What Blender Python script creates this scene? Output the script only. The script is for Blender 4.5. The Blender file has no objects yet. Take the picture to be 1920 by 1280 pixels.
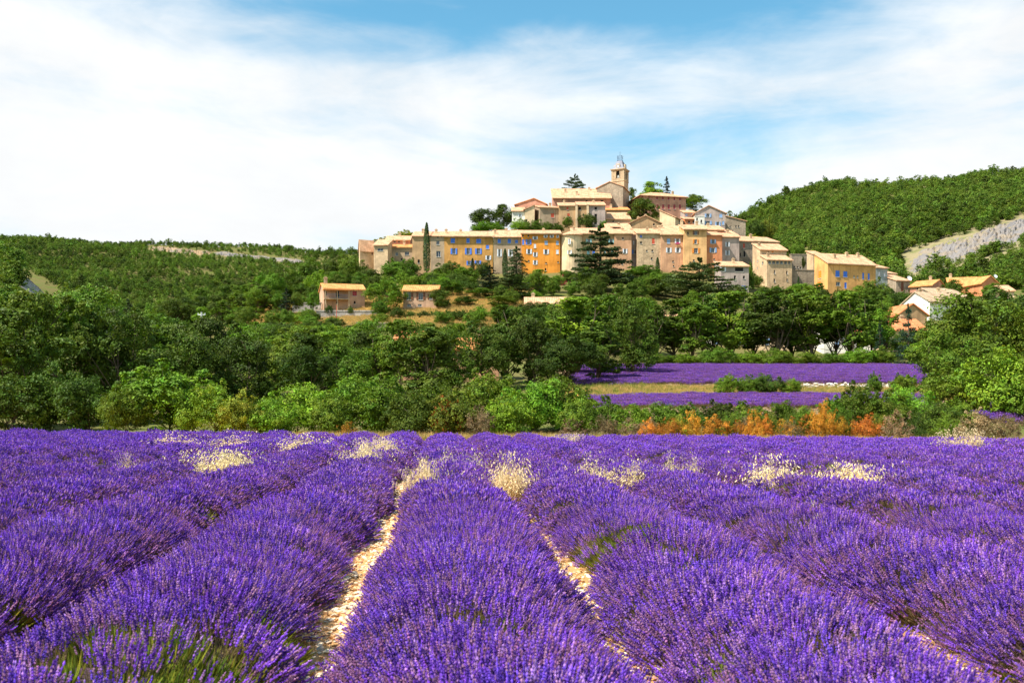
import bpy, math, random
import numpy as np
from mathutils import Vector

# ------------------------------------------------------------------ camera, sky, sun, exposure
S = bpy.context.scene
F, CX, HZ, ZC = 1866.7, 960.0, 760.0, 1.5      # focal length in photo pixels, optical axis, eye-level row, eye height
cam_d = bpy.data.cameras.new('camera'); cam = bpy.data.objects.new('camera', cam_d)
S.collection.objects.link(cam); S.camera = cam
cam.location = (0, 0, ZC); cam.rotation_euler = (math.radians(90), 0, 0)
cam_d.lens = 35; cam_d.sensor_width = 36; cam_d.shift_y = 120 / 1920
cam_d.clip_start = 0.1; cam_d.clip_end = 9000
cam_d.dof.use_dof = True; cam_d.dof.focus_distance = 45; cam_d.dof.aperture_fstop = 5.6

SUN = Vector((-0.54, -0.29, 0.79)).normalized()   # towards the sun: high, from the left, a little behind the camera
sun_d = bpy.data.lights.new('sun', 'SUN'); sun_d.energy = 5.0; sun_d.angle = math.radians(0.5); sun_d.color = (1.0, 0.95, 0.86)
sun = bpy.data.objects.new('sun', sun_d); S.collection.objects.link(sun)
sun.rotation_euler = SUN.to_track_quat('Z', 'Y').to_euler(); sun.location = (-60, -40, 120)
S.view_settings.view_transform = 'Standard'; S.view_settings.look = 'None'
S.view_settings.exposure = 0.8; S.view_settings.gamma = 1.0; S.view_settings.use_curve_mapping = False
S.cycles.max_bounces = 5; S.cycles.diffuse_bounces = 2; S.cycles.transmission_bounces = 3; S.cycles.glossy_bounces = 2
S.cycles.use_denoising = True; S.cycles.denoising_input_passes = 'RGB_ALBEDO_NORMAL'; S.cycles.denoising_prefilter = 'ACCURATE'
S.cycles.caustics_reflective = False; S.cycles.caustics_refractive = False
S.cycles.sample_clamp_indirect = 6

class NT:
    """small helper for shader node trees"""
    def __init__(s, nt): s.nt = nt; nt.nodes.clear()
    def n(s, t, **kw):
        nd = s.nt.nodes.new(t)
        for k, v in kw.items():
            if k.startswith('i_'): nd.inputs[k[2:].replace('_', ' ')].default_value = v
            else: setattr(nd, k, v)
        return nd
    def l(s, a, b): s.nt.links.new(a, b)
    def put(s, sock, v):
        if isinstance(v, bpy.types.NodeSocket): s.l(v, sock)
        else: sock.default_value = v
    def m(s, op, a, b=0.0, c=None):
        nd = s.n('ShaderNodeMath', operation=op); s.put(nd.inputs[0], a); s.put(nd.inputs[1], b)
        if c is not None: s.put(nd.inputs[2], c)
        return nd.outputs[0]
    def ramp(s, v, a, b, c=0.0, d=1.0, smooth=True):
        nd = s.n('ShaderNodeMapRange', interpolation_type='SMOOTHSTEP' if smooth else 'LINEAR')
        s.put(nd.inputs[0], v)
        for i, q in enumerate((a, b, c, d)): nd.inputs[i + 1].default_value = q
        return nd.outputs[0]
    def mix(s, f, a, b, blend='MIX'):
        nd = s.n('ShaderNodeMix', data_type='RGBA', blend_type=blend)
        s.put(nd.inputs[0], f); s.put(nd.inputs[6], a); s.put(nd.inputs[7], b)
        return nd.outputs[2]
    def noise(s, vec, scale, detail=4, rough=.55, dist=0.0):
        nd = s.n('ShaderNodeTexNoise'); 
        if vec is not None: s.l(vec, nd.inputs['Vector'])
        nd.inputs['Scale'].default_value = scale; nd.inputs['Detail'].default_value = detail
        nd.inputs['Roughness'].default_value = rough; nd.inputs['Distortion'].default_value = dist
        return nd.outputs[0]
    def comb(s, x, y, z):
        nd = s.n('ShaderNodeCombineXYZ')
        for i, v in enumerate((x, y, z)): s.put(nd.inputs[i], v)
        return nd.outputs[0]

world = bpy.data.worlds.new('World'); S.world = world; world.use_nodes = True
def build_world():
    t = NT(world.node_tree)
    sky = t.n('ShaderNodeTexSky', sky_type='NISHITA', sun_disc=False)
    sky.sun_elevation = math.asin(SUN.z); sky.sun_rotation = math.atan2(SUN.x, SUN.y)
    sky.air_density = 1.0; sky.dust_density = 0.3; sky.ozone_density = 2.0
    tc = t.n('ShaderNodeTexCoord'); sep = t.n('ShaderNodeSeparateXYZ'); t.l(tc.outputs['Generated'], sep.inputs[0])
    x, y, z = sep.outputs
    az = t.m('ARCTAN2', x, y); el = t.m('ARCSINE', z)
    # cirrus drawn out along slightly rising streaks, in bearing / elevation
    sx = t.m('ADD', az, t.m('MULTIPLY', el, -0.9)); sy = t.m('ADD', el, t.m('MULTIPLY', az, 0.10))
    v1 = t.comb(t.m('MULTIPLY', sx, 2.2), t.m('MULTIPLY', sy, 9.0), 3.7)
    n1 = t.noise(v1, 1.0, 6, .55, .9)
    v2 = t.comb(t.m('MULTIPLY', sx, 6.0), t.m('MULTIPLY', sy, 22.0), 1.3)
    n2 = t.noise(v2, 1.0, 5, .6, .6)
    v3 = t.comb(t.m('MULTIPLY', az, 3.0), t.m('MULTIPLY', el, 6.0), 8.1)
    n3 = t.noise(v3, 1.6, 7, .6, .4)
    cov = t.m('ADD', t.m('MULTIPLY', n1, 0.95), t.m('MULTIPLY', n2, 0.52))
    cov = t.m('ADD', cov, t.m('MULTIPLY', n3, 0.35))
    # broad banks: cloud lies low and to the west of the village, a blue opening stands above it
    def blob(a0, e0, ra, re, amt):
        da = t.m('DIVIDE', t.m('SUBTRACT', az, a0), ra); de = t.m('DIVIDE', t.m('SUBTRACT', el, e0), re)
        r2 = t.m('ADD', t.m('MULTIPLY', da, da), t.m('MULTIPLY', de, de))
        return t.m('MULTIPLY', t.m('POWER', 2.718, t.m('MULTIPLY', r2, -1.0)), amt)
    for b in ((0.15, 0.385, 0.46, 0.055, -0.40), (0.13, 0.265, 0.15, 0.04, -0.09), (-0.40, 0.22, 0.32, 0.13, 0.44), (-0.10, 0.375, 0.30, 0.014, -.20), (0.04, 0.305, 0.30, 0.03, 0.14),
              (0.52, 0.35, 0.17, 0.07, 0.25), (0.36, 0.22, 0.18, 0.05, 0.20), (-0.02, 0.21, 0.18, 0.03, 0.25), (-0.2, .335, .14, .014, -.16)):
        cov = t.m('ADD', cov, blob(*b))
    cov = t.m('ADD', cov, t.ramp(el, .42, 1.1, 0.0, -.34))      # clearer overhead, as the top of the view begins to show
    dens = t.ramp(cov, 0.50, 1.22)
    dens = t.m('MULTIPLY', dens, t.ramp(el, -0.02, 0.02))
    tint = t.mix(1.0, sky.outputs[0], (0.72, 1.24, 1.16, 1), 'MULTIPLY')
    shade = t.ramp(n3, .3, .75, 0.93, 1.04)
    cl = t.n('ShaderNodeVectorMath', operation='SCALE'); cl.inputs[0].default_value = (5.85, 5.95, 6.02); t.l(shade, cl.inputs['Scale'])
    col = t.mix(dens, tint, cl.outputs[0])
    bg = t.n('ShaderNodeBackground'); t.l(col, bg.inputs[0]); bg.inputs[1].default_value = 0.1
    out = t.n('ShaderNodeOutputWorld'); t.l(bg.outputs[0], out.inputs[0])
build_world()

# ------------------------------------------------------------------ helpers
rng = np.random.default_rng(7); random.seed(7)
C = S.collection
def at(px, py, Y): return Vector(((px - CX) / F * Y, Y, ZC + (HZ - py) * Y / F))

def tag(o, label=None, cat=None, group=None, kind=None):
    if label: o['label'] = label
    if cat: o['category'] = cat
    if group: o['group'] = group
    if kind: o['kind'] = kind
    return o
def empty(name, loc):
    o = bpy.data.objects.new(name, None); C.objects.link(o); o.location = loc; o.empty_display_size = .3
    return o
def mesh_np(name, V, Q=None, T=None, col=None, smooth=False):
    """mesh from numpy vertex, quad and triangle arrays; col = per-vertex rgb"""
    me = bpy.data.meshes.new(name)
    V = np.asarray(V, np.float32)
    Q = np.zeros((0, 4), np.int32) if Q is None else np.asarray(Q, np.int32)
    T = np.zeros((0, 3), np.int32) if T is None else np.asarray(T, np.int32)
    me.vertices.add(len(V)); me.vertices.foreach_set('co', V.ravel())
    nl = Q.size + T.size
    if nl:
        me.loops.add(nl); me.loops.foreach_set('vertex_index', np.concatenate([Q.ravel(), T.ravel()]))
        st = np.concatenate([np.arange(len(Q)) * 4, Q.size + np.arange(len(T)) * 3]).astype(np.int32)
        me.polygons.add(len(st)); me.polygons.foreach_set('loop_start', st)
        me.polygons.foreach_set('use_smooth', np.full(len(st), smooth))
    me.update(calc_edges=True)
    if col is not None:
        a = me.attributes.new('Col', 'FLOAT_COLOR', 'POINT')
        c4 = np.ones((len(V), 4), np.float32); c4[:, :3] = col
        a.data.foreach_set('color', c4.ravel())
    return me
def obj(name, me, material=None, parent=None, loc=None):
    o = bpy.data.objects.new(name, me); C.objects.link(o)
    if material is not None and not me.materials: me.materials.append(material)
    if parent is not None: o.parent = parent
    if loc is not None: o.location = loc
    return o
class MB:
    """collects boxes, polygons and tubes for one mesh object"""
    def __init__(s): s.v = []; s.f = []; s.uv = {}
    def poly(s, pts, uv=None):
        i = len(s.v); s.v += [tuple(p) for p in pts]; s.f.append(tuple(range(i, i + len(pts))))
        if uv: s.uv[len(s.f) - 1] = uv
    def hexa(s, b, t):
        """b, t: four bottom and four top corners, anticlockwise seen from above"""
        i = len(s.v); s.v += [tuple(p) for p in b] + [tuple(p) for p in t]
        s.f += [(i+3, i+2, i+1, i), (i+4, i+5, i+6, i+7)] + [(i+k, i+(k+1) % 4, i+4+(k+1) % 4, i+4+k) for k in range(4)]
    def box(s, x0, x1, y0, y1, z0, z1, fr=None):
        g = fr or (lambda u, v, z: (u, v, z))
        q = [(x0, y0), (x1, y0), (x1, y1), (x0, y1)]
        s.hexa([g(a, b, z0) for a, b in q], [g(a, b, z1) for a, b in q])
    def tube(s, pts, rad, n=6, cap=True):
        pts = [Vector(p) for p in pts]; base = len(s.v)
        for k, p in enumerate(pts):
            d = (pts[min(k+1, len(pts)-1)] - pts[max(k-1, 0)]).normalized()
            a = d.orthogonal().normalized() if abs(d.z) > .95 else d.cross(Vector((0, 0, 1))).normalized()
            b = d.cross(a)
            for j in range(n):
                w = 2 * math.pi * j / n
                s.v.append(tuple(p + (a * math.cos(w) + b * math.sin(w)) * rad[k]))
        for k in range(len(pts) - 1):
            for j in range(n):
                a0 = base + k*n + j; a1 = base + k*n + (j+1) % n
                s.f.append((a0, a1, a1 + n, a0 + n))
        if cap:
            s.f.append(tuple(base + j for j in range(n))[::-1]); s.f.append(tuple(base + (len(pts)-1)*n + j for j in range(n)))
    def mesh(s, name, smooth=False):
        me = bpy.data.meshes.new(name); me.from_pydata(s.v, [], s.f)
        if s.uv:
            ul = me.uv_layers.new(name='UVMap')
            for fi, uv in s.uv.items():
                p = me.polygons[fi]
                for k, li in enumerate(p.loop_indices): ul.data[li].uv = uv[k]
        if smooth: me.polygons.foreach_set('use_smooth', [True] * len(me.polygons))
        me.update(); return me
    def build(s, name, m, parent=None, smooth=False): return obj(name, s.mesh(name, smooth), m, parent)

# ------------------------------------------------------------------ materials (all procedural)
def new_mat(name):
    m = bpy.data.materials.new(name); m.use_nodes = True
    t = NT(m.node_tree); out = t.n('ShaderNodeOutputMaterial'); return m, t, out
def principled(t, out, col, rough=.8, spec=.2, normal=None, metal=0.0):
    p = t.n('ShaderNodeBsdfPrincipled'); t.put(p.inputs['Base Color'], col); t.put(p.inputs['Roughness'], rough)
    p.inputs['Specular IOR Level'].default_value = spec; p.inputs['Metallic'].default_value = metal
    if normal is not None: t.l(normal, p.inputs['Normal'])
    t.l(p.outputs[0], out.inputs[0]); return p
def bump(t, h, strength=.3, dist=.1):
    b = t.n('ShaderNodeBump'); b.inputs['Strength'].default_value = strength; b.inputs['Distance'].default_value = dist
    t.l(h, b.inputs['Height']); return b.outputs[0]
def mul3(c, k): return (min(c[0]*k, 1), min(c[1]*k, 1), min(c[2]*k, 1), 1)
def m_plain(name, c, rough=.7, spec=.2, var=.12, scale=1.5, metal=0):
    m, t, out = new_mat(name); tc = t.n('ShaderNodeTexCoord')
    n = t.noise(tc.outputs['Object'], scale, 4)
    principled(t, out, t.mix(t.ramp(n, .3, .7), mul3(c, 1 - var), mul3(c, 1 + var)), rough, spec, None, metal); return m
def m_wall(name, c, stone=0.0):
    m, t, out = new_mat(name); tc = t.n('ShaderNodeTexCoord'); o = tc.outputs['Object']
    a = t.noise(o, .28, 5, .6); b = t.noise(o, 2.3, 4, .6)
    mp = t.n('ShaderNodeMapping'); mp.inputs['Scale'].default_value = (1.3, 1.3, .10); t.l(o, mp.inputs[0])
    st = t.noise(mp.outputs[0], 1.2, 4, .65)
    col = t.mix(t.ramp(a, .32, .68), mul3(c, .70), mul3(c, 1.12))
    col = t.mix(t.m('MULTIPLY', t.ramp(st, .48, .72), .62), col, (c[0]*.50, c[1]*.47, c[2]*.50, 1))
    col = t.mix(t.m('MULTIPLY', t.ramp(b, .50, .75), .28), col, mul3(c, .62))
    h = b
    if stone:
        vo = t.n('ShaderNodeTexVoronoi'); vo.inputs['Scale'].default_value = 1.7; t.l(o, vo.inputs['Vector'])
        bw = t.n('ShaderNodeRGBToBW'); t.l(vo.outputs['Color'], bw.inputs[0])
        col = t.mix(t.m('MULTIPLY', t.ramp(bw.outputs[0], .2, .8, 0, 1), stone), col, mul3(c, .55))
        col = t.mix(t.m('MULTIPLY', t.ramp(bw.outputs[0], .70, .9, 0, 1), stone * .8), col, mul3(c, 1.3))
        ve = t.n('ShaderNodeTexVoronoi', feature='DISTANCE_TO_EDGE'); ve.inputs['Scale'].default_value = 1.7; t.l(o, ve.inputs['Vector'])
        h = t.ramp(ve.outputs['Distance'], 0, .12)
    principled(t, out, col, .92, .1, bump(t, h, .5 if stone else .25, .06)); return m
def m_tile(name, c):
    m, t, out = new_mat(name); tc = t.n('ShaderNodeTexCoord'); uv = tc.outputs['UV']
    a = t.noise(uv, .55, 4, .6); b = t.noise(uv, 3.2, 3, .7); g = t.noise(uv, .16, 3)
    col = t.mix(t.ramp(a, .3, .7), mul3(c, .66), mul3(c, 1.16))
    col = t.mix(t.m('MULTIPLY', t.ramp(b, .46, .66), .7), col, (c[0]*.72, c[1]*.50, c[2]*.38, 1))
    col = t.mix(t.m('MULTIPLY', t.ramp(g, .5, .75), .35), col, (c[0]*.7, c[1]*.74, c[2]*.8, 1))
    mp = t.n('ShaderNodeMapping'); mp.inputs['Scale'].default_value = (1.7, .30, 1); t.l(uv, mp.inputs[0])
    sk = t.noise(mp.outputs[0], 1.3, 4, .7)
    col = t.mix(t.m('MULTIPLY', t.ramp(sk, .46, .66), .6), col, (c[0]*.60, c[1]*.46, c[2]*.40, 1))
    sp = t.n('ShaderNodeSeparateXYZ'); t.l(uv, sp.inputs[0])
    w = t.m('ABSOLUTE', t.m('SINE', t.m('MULTIPLY', sp.outputs[0], math.pi / .42)))
    h = t.m('ADD', w, t.m('MULTIPLY', t.m('FRACT', t.m('MULTIPLY', sp.outputs[1], 2.4)), -.35))
    principled(t, out, col, .9, .1, bump(t, h, .7, .10)); return m
def m_leaf(name, c, trans=.24, var=.35, rough=.55, hue=(.473, .505)):
    """leaf: vertex tint, per-plant tint, diffuse with light let through"""
    m, t, out = new_mat(name)
    at_ = t.n('ShaderNodeAttribute', attribute_name='Col'); oi = t.n('ShaderNodeObjectInfo')
    k = t.ramp(oi.outputs['Random'], 0, 1, 1 - var, 1 + var, False)
    base = t.n('ShaderNodeRGB'); base.outputs[0].default_value = (*c, 1)
    hs = t.n('ShaderNodeHueSaturation'); t.l(base.outputs[0], hs.inputs['Color']); t.l(k, hs.inputs['Value'])
    r2 = t.m('FRACT', t.m('MULTIPLY', oi.outputs['Random'], 17.3)); t.l(t.ramp(r2, 0, 1, hue[0], hue[1], False), hs.inputs['Hue'])
    col = t.mix(1.0, hs.outputs[0], at_.outputs['Color'], 'MULTIPLY')
    d = t.n('ShaderNodeBsdfPrincipled'); t.l(col, d.inputs['Base Color']); d.inputs['Roughness'].default_value = rough; d.inputs['Specular IOR Level'].default_value = .18
    tr = t.n('ShaderNodeBsdfTranslucent'); t.l(t.mix(1.0, col, (1.05, 1.1, .4, 1), 'MULTIPLY'), tr.inputs[0])
    mx = t.n('ShaderNodeMixShader'); mx.inputs[0].default_value = trans; t.l(d.outputs[0], mx.inputs[1]); t.l(tr.outputs[0], mx.inputs[2])
    t.l(mx.outputs[0], out.inputs[0]); return m
def m_vcol(name, rough=.8, trans=0.0, var=.2, hue=(.49, .51)):
    m, t, out = new_mat(name)
    a = t.n('ShaderNodeAttribute', attribute_name='Col'); oi = t.n('ShaderNodeObjectInfo')
    hs = t.n('ShaderNodeHueSaturation'); t.l(a.outputs['Color'], hs.inputs['Color'])
    t.l(t.ramp(oi.outputs['Random'], 0, 1, 1 - var, 1 + var, False), hs.inputs['Value'])
    t.l(t.ramp(t.m('FRACT', t.m('MULTIPLY', oi.outputs['Random'], 13.7)), 0, 1, hue[0], hue[1], False), hs.inputs['Hue'])
    d = t.n('ShaderNodeBsdfDiffuse'); t.l(hs.outputs[0], d.inputs[0])
    if trans:
        tr = t.n('ShaderNodeBsdfTranslucent'); t.l(hs.outputs[0], tr.inputs[0])
        mx = t.n('ShaderNodeMixShader'); mx.inputs[0].default_value = trans; t.l(d.outputs[0], mx.inputs[1]); t.l(tr.outputs[0], mx.inputs[2])
        t.l(mx.outputs[0], out.inputs[0])
    else: t.l(d.outputs[0], out.inputs[0])
    return m
def m_rock(name, c1, c2):
    m, t, out = new_mat(name); tc = t.n('ShaderNodeTexCoord'); o = tc.outputs['Object']
    a = t.noise(o, .12, 6, .65, .5); b = t.noise(o, .9, 6, .7)
    col = t.mix(t.ramp(a, .42, .62), (*c1, 1), (*c2, 1))
    col = t.mix(t.ramp(b, .52, .72), col, (c1[0]*.45, c1[1]*.45, c1[2]*.48, 1))
    principled(t, out, col, .95, .1, bump(t, b, .9, .5)); return m

M = {}
WALLS = dict(tan=(.52, .325, .17), ochre=(.60, .31, .095), cream=(.77, .56, .34), grey=(.46, .33, .215), orange=(.82, .31, .05), salmon=(.60, .33, .19),
             pink=(.58, .285, .19), lilac=(.46, .36, .31), white=(.86, .80, .70), yellow=(.74, .43, .19), teal=(.36, .42, .40), peach=(.78, .40, .14), coral=(.72, .28, .13), villa=(.60, .38, .25))
for k, c in WALLS.items(): M[k] = m_wall('plaster_' + k, tuple(min(1.0*q, .9) for q in c))
M['stone'] = m_wall('rubble_stone', (.60, .425, .265), .6); M['gstone'] = m_wall('grey_stone', (.43, .335, .24), .5); M['fort'] = m_wall('pale_stone', (.70, .485, .29), .3)
M['drystone'] = m_wall('dry_stone', (.52, .47, .42), .7)
M['tile'] = m_tile('pale_roof_tiles', (.74, .44, .26)); M['otile'] = m_tile('orange_roof_tiles', (.80, .36, .13)); M['rtile'] = m_tile('red_roof_tiles', (.78, .28, .12)); M['gtile'] = m_tile('grey_roof_tiles', (.54, .40, .26))
for k, c in dict(blue=(.07, .20, .72), pblue=(.30, .44, .68), white_sh=(.72, .74, .80), red=(.62, .10, .05), brown=(.20, .08, .04), orng=(.72, .24, .03), teal_sh=(.28, .48, .50), wine=(.36, .05, .06)).items():
    M['s_' + k] = m_plain('shutter_paint_' + k, c, .55, .3, .15, 3)
M['frame'] = m_plain('window_frame_paint', (.62, .58, .52), .6); M['iron'] = m_plain('blue_grey_iron', (.10, .17, .28), .5, .4); M['dark'] = m_plain('unlit_inside_black', (.025, .022, .022), .9)  # dark: near-black colour standing for the unlit inside of openings
M['lead'] = m_plain('dome_lead', (.16, .17, .22), .5, .4); M['trim'] = m_wall('dressed_stone', (.60, .44, .27)); M['bell'] = m_plain('bell_bronze', (.45, .42, .36), .4, .5, metal=.6)
M['dial'] = m_plain('clock_dial', (.85, .80, .72), .5); M['dish'] = m_plain('white_enamel', (.82, .82, .80), .4, .4); M['concrete'] = m_plain('concrete', (.50, .49, .47), .9)
M['bark'] = m_plain('bark', (.13, .095, .065), .95, .1, .35, 4); M['rust_metal'] = m_plain('red_metal', (.55, .08, .05), .5)
def m_glass():
    m, t, out = new_mat('window_glass'); tc = t.n('ShaderNodeTexCoord'); n = t.noise(tc.outputs['Object'], .7, 2)
    principled(t, out, t.mix(n, (.02, .025, .035, 1), (.06, .07, .10, 1)), .08, .6); return m
M['glass'] = m_glass()
M['leaf'] = m_leaf('oak_leaves', (.098, .172, .013)); M['leaf_b'] = m_leaf('bright_leaves', (.135, .250, .016)); M['leaf_d'] = m_leaf('dark_leaves', (.062, .110, .011)); M['leaf_y'] = m_leaf('yellow_green_leaves', (.20, .235, .022))
M['leaf_c'] = m_leaf('cedar_needles', (.075, .115, .038), .12); M['leaf_f'] = m_leaf('fir_needles', (.024, .055, .028), .08); M['leaf_p'] = m_leaf('cypress_needles', (.040, .085, .018), .10)
M['leaf_r'] = m_leaf('rust_leaves', (.47, .17, .024), hue=(.49, .535)); M['leaf_br'] = m_leaf('brown_twigs', (.24, .16, .08), .15, hue=(.49, .53)); M['leaf_w'] = m_leaf('wine_leaves', (.32, .02, .04)); M['leaf_far'] = m_leaf('wood_leaves', (.128, .215, .024), .22, .34)
M['lav'] = m_vcol('lavender_flower', .8, .30, .18, (.488, .515)); M['mound'] = None
M['oat'] = m_vcol('dry_oat', .8, .35, .1); M['stonec'] = m_vcol('limestone_pebble', .9, 0, .25)

# ------------------------------------------------------------------ terrain
COLS = np.array([-1500, -600, 0, 130, 300, 480, 600, 680, 800, 960, 1100, 1250, 1400, 1550, 1700, 1920, 2500, 3400], float)
ZT = {
 50:  [0, 0, -.1, -.1, -.1, -.2, -.3, -.3, -.3, -.3, -.4, -.4, -.4, -.5, -.5, -.6, -.6, -.6],
 65:  [.5, .4, .2, .1, .1, .2, .2, .3, .3, .5, .8, 1, 1, 1, 1, .9, .6, .6],
 85:  [2, 1, .8, .8, .8, .9, 1, 1, 1.1, 1.4, 1.8, 1.95, 1.95, 1.95, 1.95, 1.8, 1.5, 1.5],
 90:  [2, 1.2, 1, 1, 1, 1.1, 1.3, 1.3, 1.4, 1.7, 2.4, 2.5, 2.5, 2.5, 2.5, 2.3, 2, 2],
 95:  [2.3, 1.5, 1.1, 1.1, 1.2, 1.3, 1.6, 1.6, 1.8, 2.2, 2.9, 3, 3, 3, 3, 2.8, 2.2, 2],
 150: [6, 5, 4, 4.5, 5.5, 6.5, 7, 7, 7, 6.8, 7.1, 7.1, 7.1, 7.1, 7.1, 7, 6, 6],
 190: [8, 7, 7, 8, 10, 13, 14.5, 15, 15, 14, 13, 12, 11, 11, 12, 13, 13, 13],
 230: [9, 9, 12, 13, 16, 21.5, 22.6, 23, 24, 24.5, 24, 20, 20, 20, 20, 21, 24, 26],
 270: [20, 20, 18, 19, 22, 28.5, 31, 33, 34, 34, 34, 33, 30, 29, 27, 29, 34, 38],
 310: [40, 38, 26, 24, 26, 33, 37.5, 41, 42, 42, 43, 43, 40, 37, 35, 38, 46, 50],
 345: [60, 55, 35, 26, 24, 33, 40, 46, 52, 60, 63, 62, 56, 46, 40, 46, 58, 62],
 385: [80, 75, 45, 30, 20, 28, 36, 44, 55, 70, 80, 78, 64, 50, 44, 56, 70, 76],
 430: [95, 92, 57, 36, 17, 20, 27, 34, 45, 62, 74, 74, 60, 51, 52, 68, 84, 90],
 500: [112, 105, 66, 40, 16, 16, 18, 20, 25, 40, 48, 52, 58, 62, 70, 92, 110, 112],
 650: [135, 125, 76, 58, 46, 40, 38, 38, 38, 50, 65, 85, 105, 122, 131, 141, 152, 155],
 800: [160, 152, 110, 102, 92, 82, 76, 75, 75, 85, 100, 125, 156, 175, 178, 183, 190, 190],
 1000: [188, 182, 162, 157, 148, 140, 134, 130, 122, 115, 120, 130, 150, 160, 166, 175, 180, 180],
 1150: [200, 198, 194, 192, 189, 184, 181, 178, 175, 165, 155, 150, 150, 150, 155, 160, 160, 160],
 1600: [150]*18, 2600: [60]*18, 5000: [10]*18}
for _y, (_a, _m, _b) in {310: (36, 34, 26), 345: (48, 43, 29), 385: (58, 51, 33), 430: (65, 56, 36), 500: (70, 58, 40), 650: (80, 70, 58)}.items(): ZT[_y][2] = _a; ZT[_y][3] = _b
COLS = np.insert(COLS, 3, 60.0)         # shoulder at the far left
for _y in ZT: ZT[_y].insert(3, {310: 34, 345: 43, 385: 51, 430: 56, 500: 58, 650: 70}.get(_y, .54*ZT[_y][2] + .46*ZT[_y][3]))
YS = np.array(sorted(ZT)); LT = np.log(YS); ZA = np.array([ZT[int(y)] for y in YS], float)
GP = np.arange(-1500, 3401, 20.0); GL = np.arange(LT[0], LT[-1], .008)
def _fine():
    A = np.array([np.interp(GP, COLS, r) for r in ZA])
    B = np.array([np.interp(GL, LT, A[:, j]) for j in range(len(GP))]).T
    def blur(Z, n, ax):
        k = np.ones(n) / n; P = [(0, 0), (0, 0)]; P[ax] = (n // 2, n // 2)
        return np.apply_along_axis(lambda r: np.convolve(r, k, 'valid'), ax, np.pad(Z, P, mode='edge'))
    for _ in range(2): B = blur(blur(B, 5, 0), 5, 1)
    return B
GZ = _fine()
def field_z(X, Y):
    w = np.clip(Y / 45, -1, 1.2) ** 2
    return w * (-.30 - .009 * X) 
def _wig(X, Y, s):
    return np.sin(X*s + 1.3*np.sin(Y*s*.7 + .5)) * np.cos(Y*s*.9 + 1.7*np.sin(X*s*.6))
def ground(X, Y):
    X = np.asarray(X, float); Y = np.asarray(Y, float)
    Ye = np.maximum(Y, 50.0)
    px = np.clip(CX + X / Ye * F, GP[0], GP[-1] - 1); ly = np.clip(np.log(Ye), GL[0], GL[-1] - .009)
    i = (ly - GL[0]) / .008; j = (px - GP[0]) / 20
    i0 = i.astype(int); j0 = j.astype(int); fi = i - i0; fj = j - j0
    i0 = np.clip(i0, 0, GZ.shape[0]-2); j0 = np.clip(j0, 0, GZ.shape[1]-2)
    z = (GZ[i0, j0]*(1-fi)*(1-fj) + GZ[i0+1, j0]*fi*(1-fj) + GZ[i0, j0+1]*(1-fi)*fj + GZ[i0+1, j0+1]*fi*fj)
    amp = np.clip((Y - 420) / 400, 0, 1) * (2.5 + 2.5*(X > 0)) + np.clip((Y - 180) / 100, 0, 1) * .5
    z = z + amp * _wig(X, Y, .021) + .5 * amp * _wig(X + 30, Y, .052)
    t = np.clip((Y - 46) / 6, 0, 1); t = t*t*(3-2*t)
    return field_z(X, Y) * (1 - t) + z * t
def gz(X, Y): return float(ground(np.array([X]), np.array([Y]))[0])

# field layout
ROW_DX, ROW_X0, ROW_SP, Y_END = -.0723, .237, 1.775, 44.0
def build_ground():
    ys = np.concatenate([np.linspace(-30, 0, 8), np.linspace(1, 52, 90), np.exp(np.linspace(math.log(52.6), math.log(4800), 330))])
    ts = np.linspace(-1, 1, 261); ts = np.sign(ts) * np.abs(ts) ** 1.15
    Yg, Tg = np.meshgrid(ys, ts, indexing='ij'); Xg = Tg * (45 + .95 * np.maximum(Yg, 0))
    Z = ground(Xg, Yg)
    V = np.stack([Xg, Yg, Z], -1).reshape(-1, 3)
    ny, nx = Yg.shape; i = np.arange(ny-1)[:, None] * nx + np.arange(nx-1)[None]
    Q = np.stack([i, i+1, i+nx+1, i+nx], -1).reshape(-1, 4)
    X, Y = V[:, 0], V[:, 1]
    px = CX + X / np.maximum(Y, 1) * F
    col = np.empty((len(V), 3)); col[:] = (.15, .13, .045)
    col[Y < 46.5] = (.64, .34, .14)
    # dry ochre grass: field margin, banks, the open slope by the villas
    dry = ((Y > 46) & (Y < 52)) | ((Y > 85) & (Y < 97) & (px > 1050)) | ((Y > 205) & (Y < 262) & (px > 440) & (px < 980))
    col[dry] = (.50, .28, .075)
    col[(Y > 295) & (Y < 440) & (px > 36) & (px < 112)] = (.33, .30, .27)
    col[(Y > 380) & (px > 1680)] = (.27, .22, .12)
    col[(Y >= 60) & (Y < 86) & (px > 1050) | (Y >= 97) & (Y < 156) & (px > 1050) & (px < 1760)] = (.40, .25, .15)
    me = mesh_np('ground', V, Q, col=col, smooth=True)
    m, t, out = new_mat('earth_and_dry_grass')
    a = t.n('ShaderNodeAttribute', attribute_name='Col'); g = t.n('ShaderNodeNewGeometry'); p = g.outputs['Position']
    n1 = t.noise(p, .11, 6, .6); n2 = t.noise(p, 2.2, 5, .7); n3 = t.noise(p, 17, 4, .7)
    c = t.mix(t.m('MULTIPLY', t.ramp(n1, .46, .60), .65), a.outputs['Color'], (.10, .14, .025, 1))
    c = t.mix(t.m('MULTIPLY', t.ramp(n2, .45, .75), .5), c, t.mix(1, a.outputs['Color'], (.62, .56, .5, 1), 'MULTIPLY'))
    c = t.mix(t.m('MULTIPLY', t.ramp(n3, .52, .66), .5), c, t.mix(1, a.outputs['Color'], (1.4, 1.5, 1.6, 1), 'MULTIPLY'))
    principled(t, out, c, .95, .05, bump(t, n3, .6, .05))
    o = obj('ground', me, m); o['kind'] = 'structure'
build_ground()

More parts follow.
